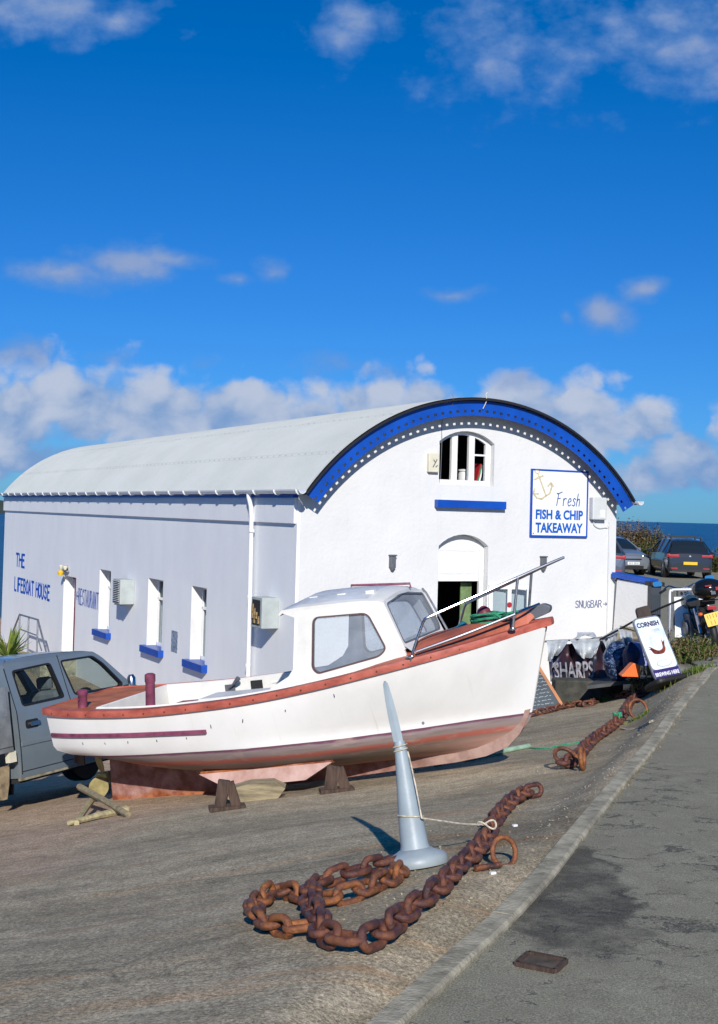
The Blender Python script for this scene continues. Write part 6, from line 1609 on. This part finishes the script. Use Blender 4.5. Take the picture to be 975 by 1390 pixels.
def carX(px, py, d, heading):
    p = at(px, py, d); p.z = road_z(0, d) ; h = R(heading); return Matrix.Translation(p) @ Matrix.Rotation(h, 4, 'Z')
PB = MAT('black_car_paint', (.018, .022, .03, 1), .2, var=.05, coat=.8); PS = MAT('silver_car_paint', (.33, .37, .42, 1), .3, metal=.6, var=.05, coat=.6); PG = MAT('dark_grey_car_paint', (.10, .12, .16, 1), .3, metal=.5, var=.05, coat=.6)
# dark hatchback, rear towards us: local +x is its nose
car('parked_car', 'black hatchback with roof bars and yellow rear plate in the car park', carX(937, 775, 47.5, 88), PB, rails=True)
car('parked_car', 'silver hatchback facing the camera in the car park behind the gable', carX(790, 758, 53, -72), PS)
car('parked_car', 'grey car of which only a red tail light shows past the gable corner', carX(816, 778, 43.5, 88), PG)

# ------------------------------------------------------------------ verge: plants, grass, rocks
def gpt(px, py, d):
    p = at(px, py, d); p.z = slip_z(p.x, p.y) if p.x < bound(p.y) else road_z(p.x, p.y); return p
plant('shrub', 'green leafy shrub right of the coffee sign below the white board', 'shrub', gpt(918, 880, 18.7), .55, .42, 1900, .055, 'leaf', 'leafdry', 'plants on the verge')
plant('shrub', 'brownish weedy shrub between the handrail post and the coffee sign', 'shrub', gpt(903, 880, 18.9), .5, .62, 1900, .05, 'leafdark', 'leafdry', 'plants on the verge')
plant('shrub', 'bright green shrub in front of the motorcycle wheel', 'shrub', gpt(944, 868, 19.0), .6, .42, 2000, .055, 'leaf', 'leafdark', 'plants on the verge')
plant('shrub', 'dense green plant at the kerb end left of the motorcycle', 'shrub', gpt(930, 890, 18.3), .6, .36, 1300, .05, 'leaf', 'grassm', 'plants on the verge')
plant('shrub', 'straggly weeds at the right edge under the motorcycle wheel', 'shrub', gpt(962, 880, 18.5), .6, .3, 1300, .05, 'grassm', 'leafdark', 'plants on the verge')
plant('shrub', 'low green weeds behind the orange float', 'shrub', gpt(872, 925, 18.5), .5, .35, 600, .05, 'leaf', 'leafdark', 'plants on the verge')
plant('shrub', 'flowering plant with pale stems against the low white wall', 'shrub', gpt(850, 880, 20.6), .5, .8, 260, .05, 'leafdark', 'leafdry', 'plants on the verge')
plant('shrub', 'sparse yellow tipped plant at the foot of the dark board', 'shrub', gpt(885, 880, 19.2), .4, .95, 240, .06, 'palm', 'leafdry', 'plants on the verge')
grass('grass_tuft', [gpt(925, 905, 17.4), gpt(940, 900, 17.7), gpt(950, 902, 17.9)], .12, 900, m='grassm', spread=.16)
grass('grass_tuft', [gpt(950, 872, 18.8), gpt(975, 872, 18.8), gpt(1010, 866, 19)], .12, 900, m='grassm', spread=.2)
grass('grass_tuft', [gpt(750, 962, 19.3), gpt(790, 958, 19.3), gpt(838, 948, 19.0)], .12, 500, m='grassm', spread=.06)
grass('grass_tuft', [hit(864, 978, slip_z), hit(872, 972, slip_z)], .06, 160, m='grassm', spread=.05)
kt = [kerb[i] + Vector((.135, 0, 0)) for i in (6, 7, 8, 9, 10)]
grass('kerb_weeds', kt, .022, 130, m='leafdry', spread=.012)
grass('kerb_weeds', [hit(660, 1066, slip_z), hit(675, 1064, slip_z)], .012, 60, m='grassm', spread=.03)
# rock slab and stones on the verge
def rockmesh(w_, d_, h_, seed):
    rnd = random.Random(seed); m_ = blobmesh((0, 0, 0), w_, d_, h_, .10, seed, 14)
    m_.v = [(x + .03 * math.sin(y * 20 + seed), y, z if z < h_ * .55 else h_ * .55 + (z - h_ * .55) * .3) for x, y, z in m_.v]; return m_
for (px, py, d, w_, d_, h_, lab) in ((936, 890, 18.2, .44, .45, .16, 'broad flat grey rock on the verge behind the grass'), (964, 896, 17.9, .28, .25, .13, 'smaller brown rock on the verge beside the broad flat one'), (985, 892, 18.4, .4, .3, .14, 'grey rock at the edge of the verge farthest right')):
    p = gpt(px, py, d); o = obj('rock', rockmesh(w_, d_, h_, int(px)), M['rock'], None, Matrix.Translation(p)); tag(o, lab, 'rock', 'rocks on the verge')
# bank behind the cars
def far_pt(px, d, z=-2.1): r_ = ray(px, 740) * d; r_.z = z; return r_
mbk = MB(); mbk.smooth = True
rg = []
for i in range(24):
    px = 800 + i * 14; rg.append([far_pt(px, 54, -2.2), far_pt(px, 55, -1.9 + .25 * math.sin(i * .9)), far_pt(px, 57, -1.7 + .3 * math.sin(i * .7)), far_pt(px, 60, -2.6)])
mbk.loft([[tuple(p) for p in r_] for r_ in rg]); mbk.f = [f[::-1] for f in mbk.f]
obj('bank', mbk, M['earth'])['kind'] = 'structure'
for i, (px, h_, m_, m2, lab) in enumerate(((842, 1.9, 'leafdry', 'leafdry', 'tall dry brown grass clump behind the silver car, leftmost'), (858, 2.0, 'leafdry', 'leafdry', 'tall dry brown grass clump above the silver car roof'), (874, 1.9, 'leafdry', 'leafdark', 'dry brown and green clump between the two parked cars'), (887, 1.75, 'leafdry', 'leaf', 'dry topped clump just left of the black hatchback'))):
    plant('tall_grass', lab, 'tall grass', far_pt(px, 55.6, -2.05), 1.5, h_ * 1.12, 3200, .17, m_, m2, 'dry clumps behind the car park', dp=1.0)
for i, (px, h_, lab) in enumerate(((868, 1.2, 'green shrub behind the bonnet of the silver car'), (882, 1.25, 'green shrub at the left rear corner of the black hatchback'), (973, 1.0, 'green shrub right of the black hatchback'), (1000, 1.1, 'low green shrub farthest right behind the car park'))):
    plant('shrub', lab, 'shrub', far_pt(px, 54.5, -2.1), 1.3, h_ * 1.1, 2400, .13, 'leaf', 'leafdark', 'green shrubs behind the car park')
# small litter
for (px, py, m_, lab) in ((699, 1122, 'upvc', 'small white scrap of litter on the slipway right of the chain'), (669, 1187, 'upvc', 'tiny white pebble below the rusty ring')):
    p = hit(px, py, slip_z) + Vector((0, 0, .008)); o = obj('litter', MB().box((0, 0, 0), (.03, .02, .012), None, Matrix.Rotation(R(25), 3, 'Z')), M[m_], None, Matrix.Translation(p)); tag(o, lab, 'litter')
# drain cover at the bottom edge
p = hit(735, 1310, road_z); dc = thing('drain_cover', 'rusty edged drain cover in the road at the bottom edge', 'drain cover', p)
obj('cover', MB().box((0, 0, .006), (.14, .12, .012), Matrix.Translation(p), Matrix.Rotation(R(-28), 3, 'Z')), MAT('drain_iron', (.10, .075, .05, 1), .8, var=.4, vs=12), dc, ID)
fr_ = MB(); rz = Matrix.Rotation(R(-28), 4, 'Z')
for a, b in (((-.08, -.07), (.08, -.07)), ((.08, -.07), (.08, .07)), ((.08, .07), (-.08, .07)), ((-.08, .07), (-.08, -.07))): fr_.beam((*a, .012), (*b, .012), .018, .018, X=Matrix.Translation(p) @ rz)
obj('cover_rim', fr_, M['timber_dark'], dc, ID)

mb = MB()
for i in range(600):
    k_ = random.random(); y = 5.6 + 12.5 * random.random() ** 1.2; x = bound(y) - .05 - abs(random.gauss(0, .42)); z = slip_z(x, y); q = random.uniform(.002, .0075)
    mb.box((x, y, z + q * .3), (q * 2, q * 1.6, q), None, Matrix.Rotation(random.uniform(0, 3), 3, Vector((random.random(), random.random(), 1)).normalized()))
o = obj('gravel', mb, MAT('pale_chippings', (.30, .26, .19, 1), .9, var=.5, vs=2, col2=(.11, .095, .07, 1))); o['kind'] = 'stuff'
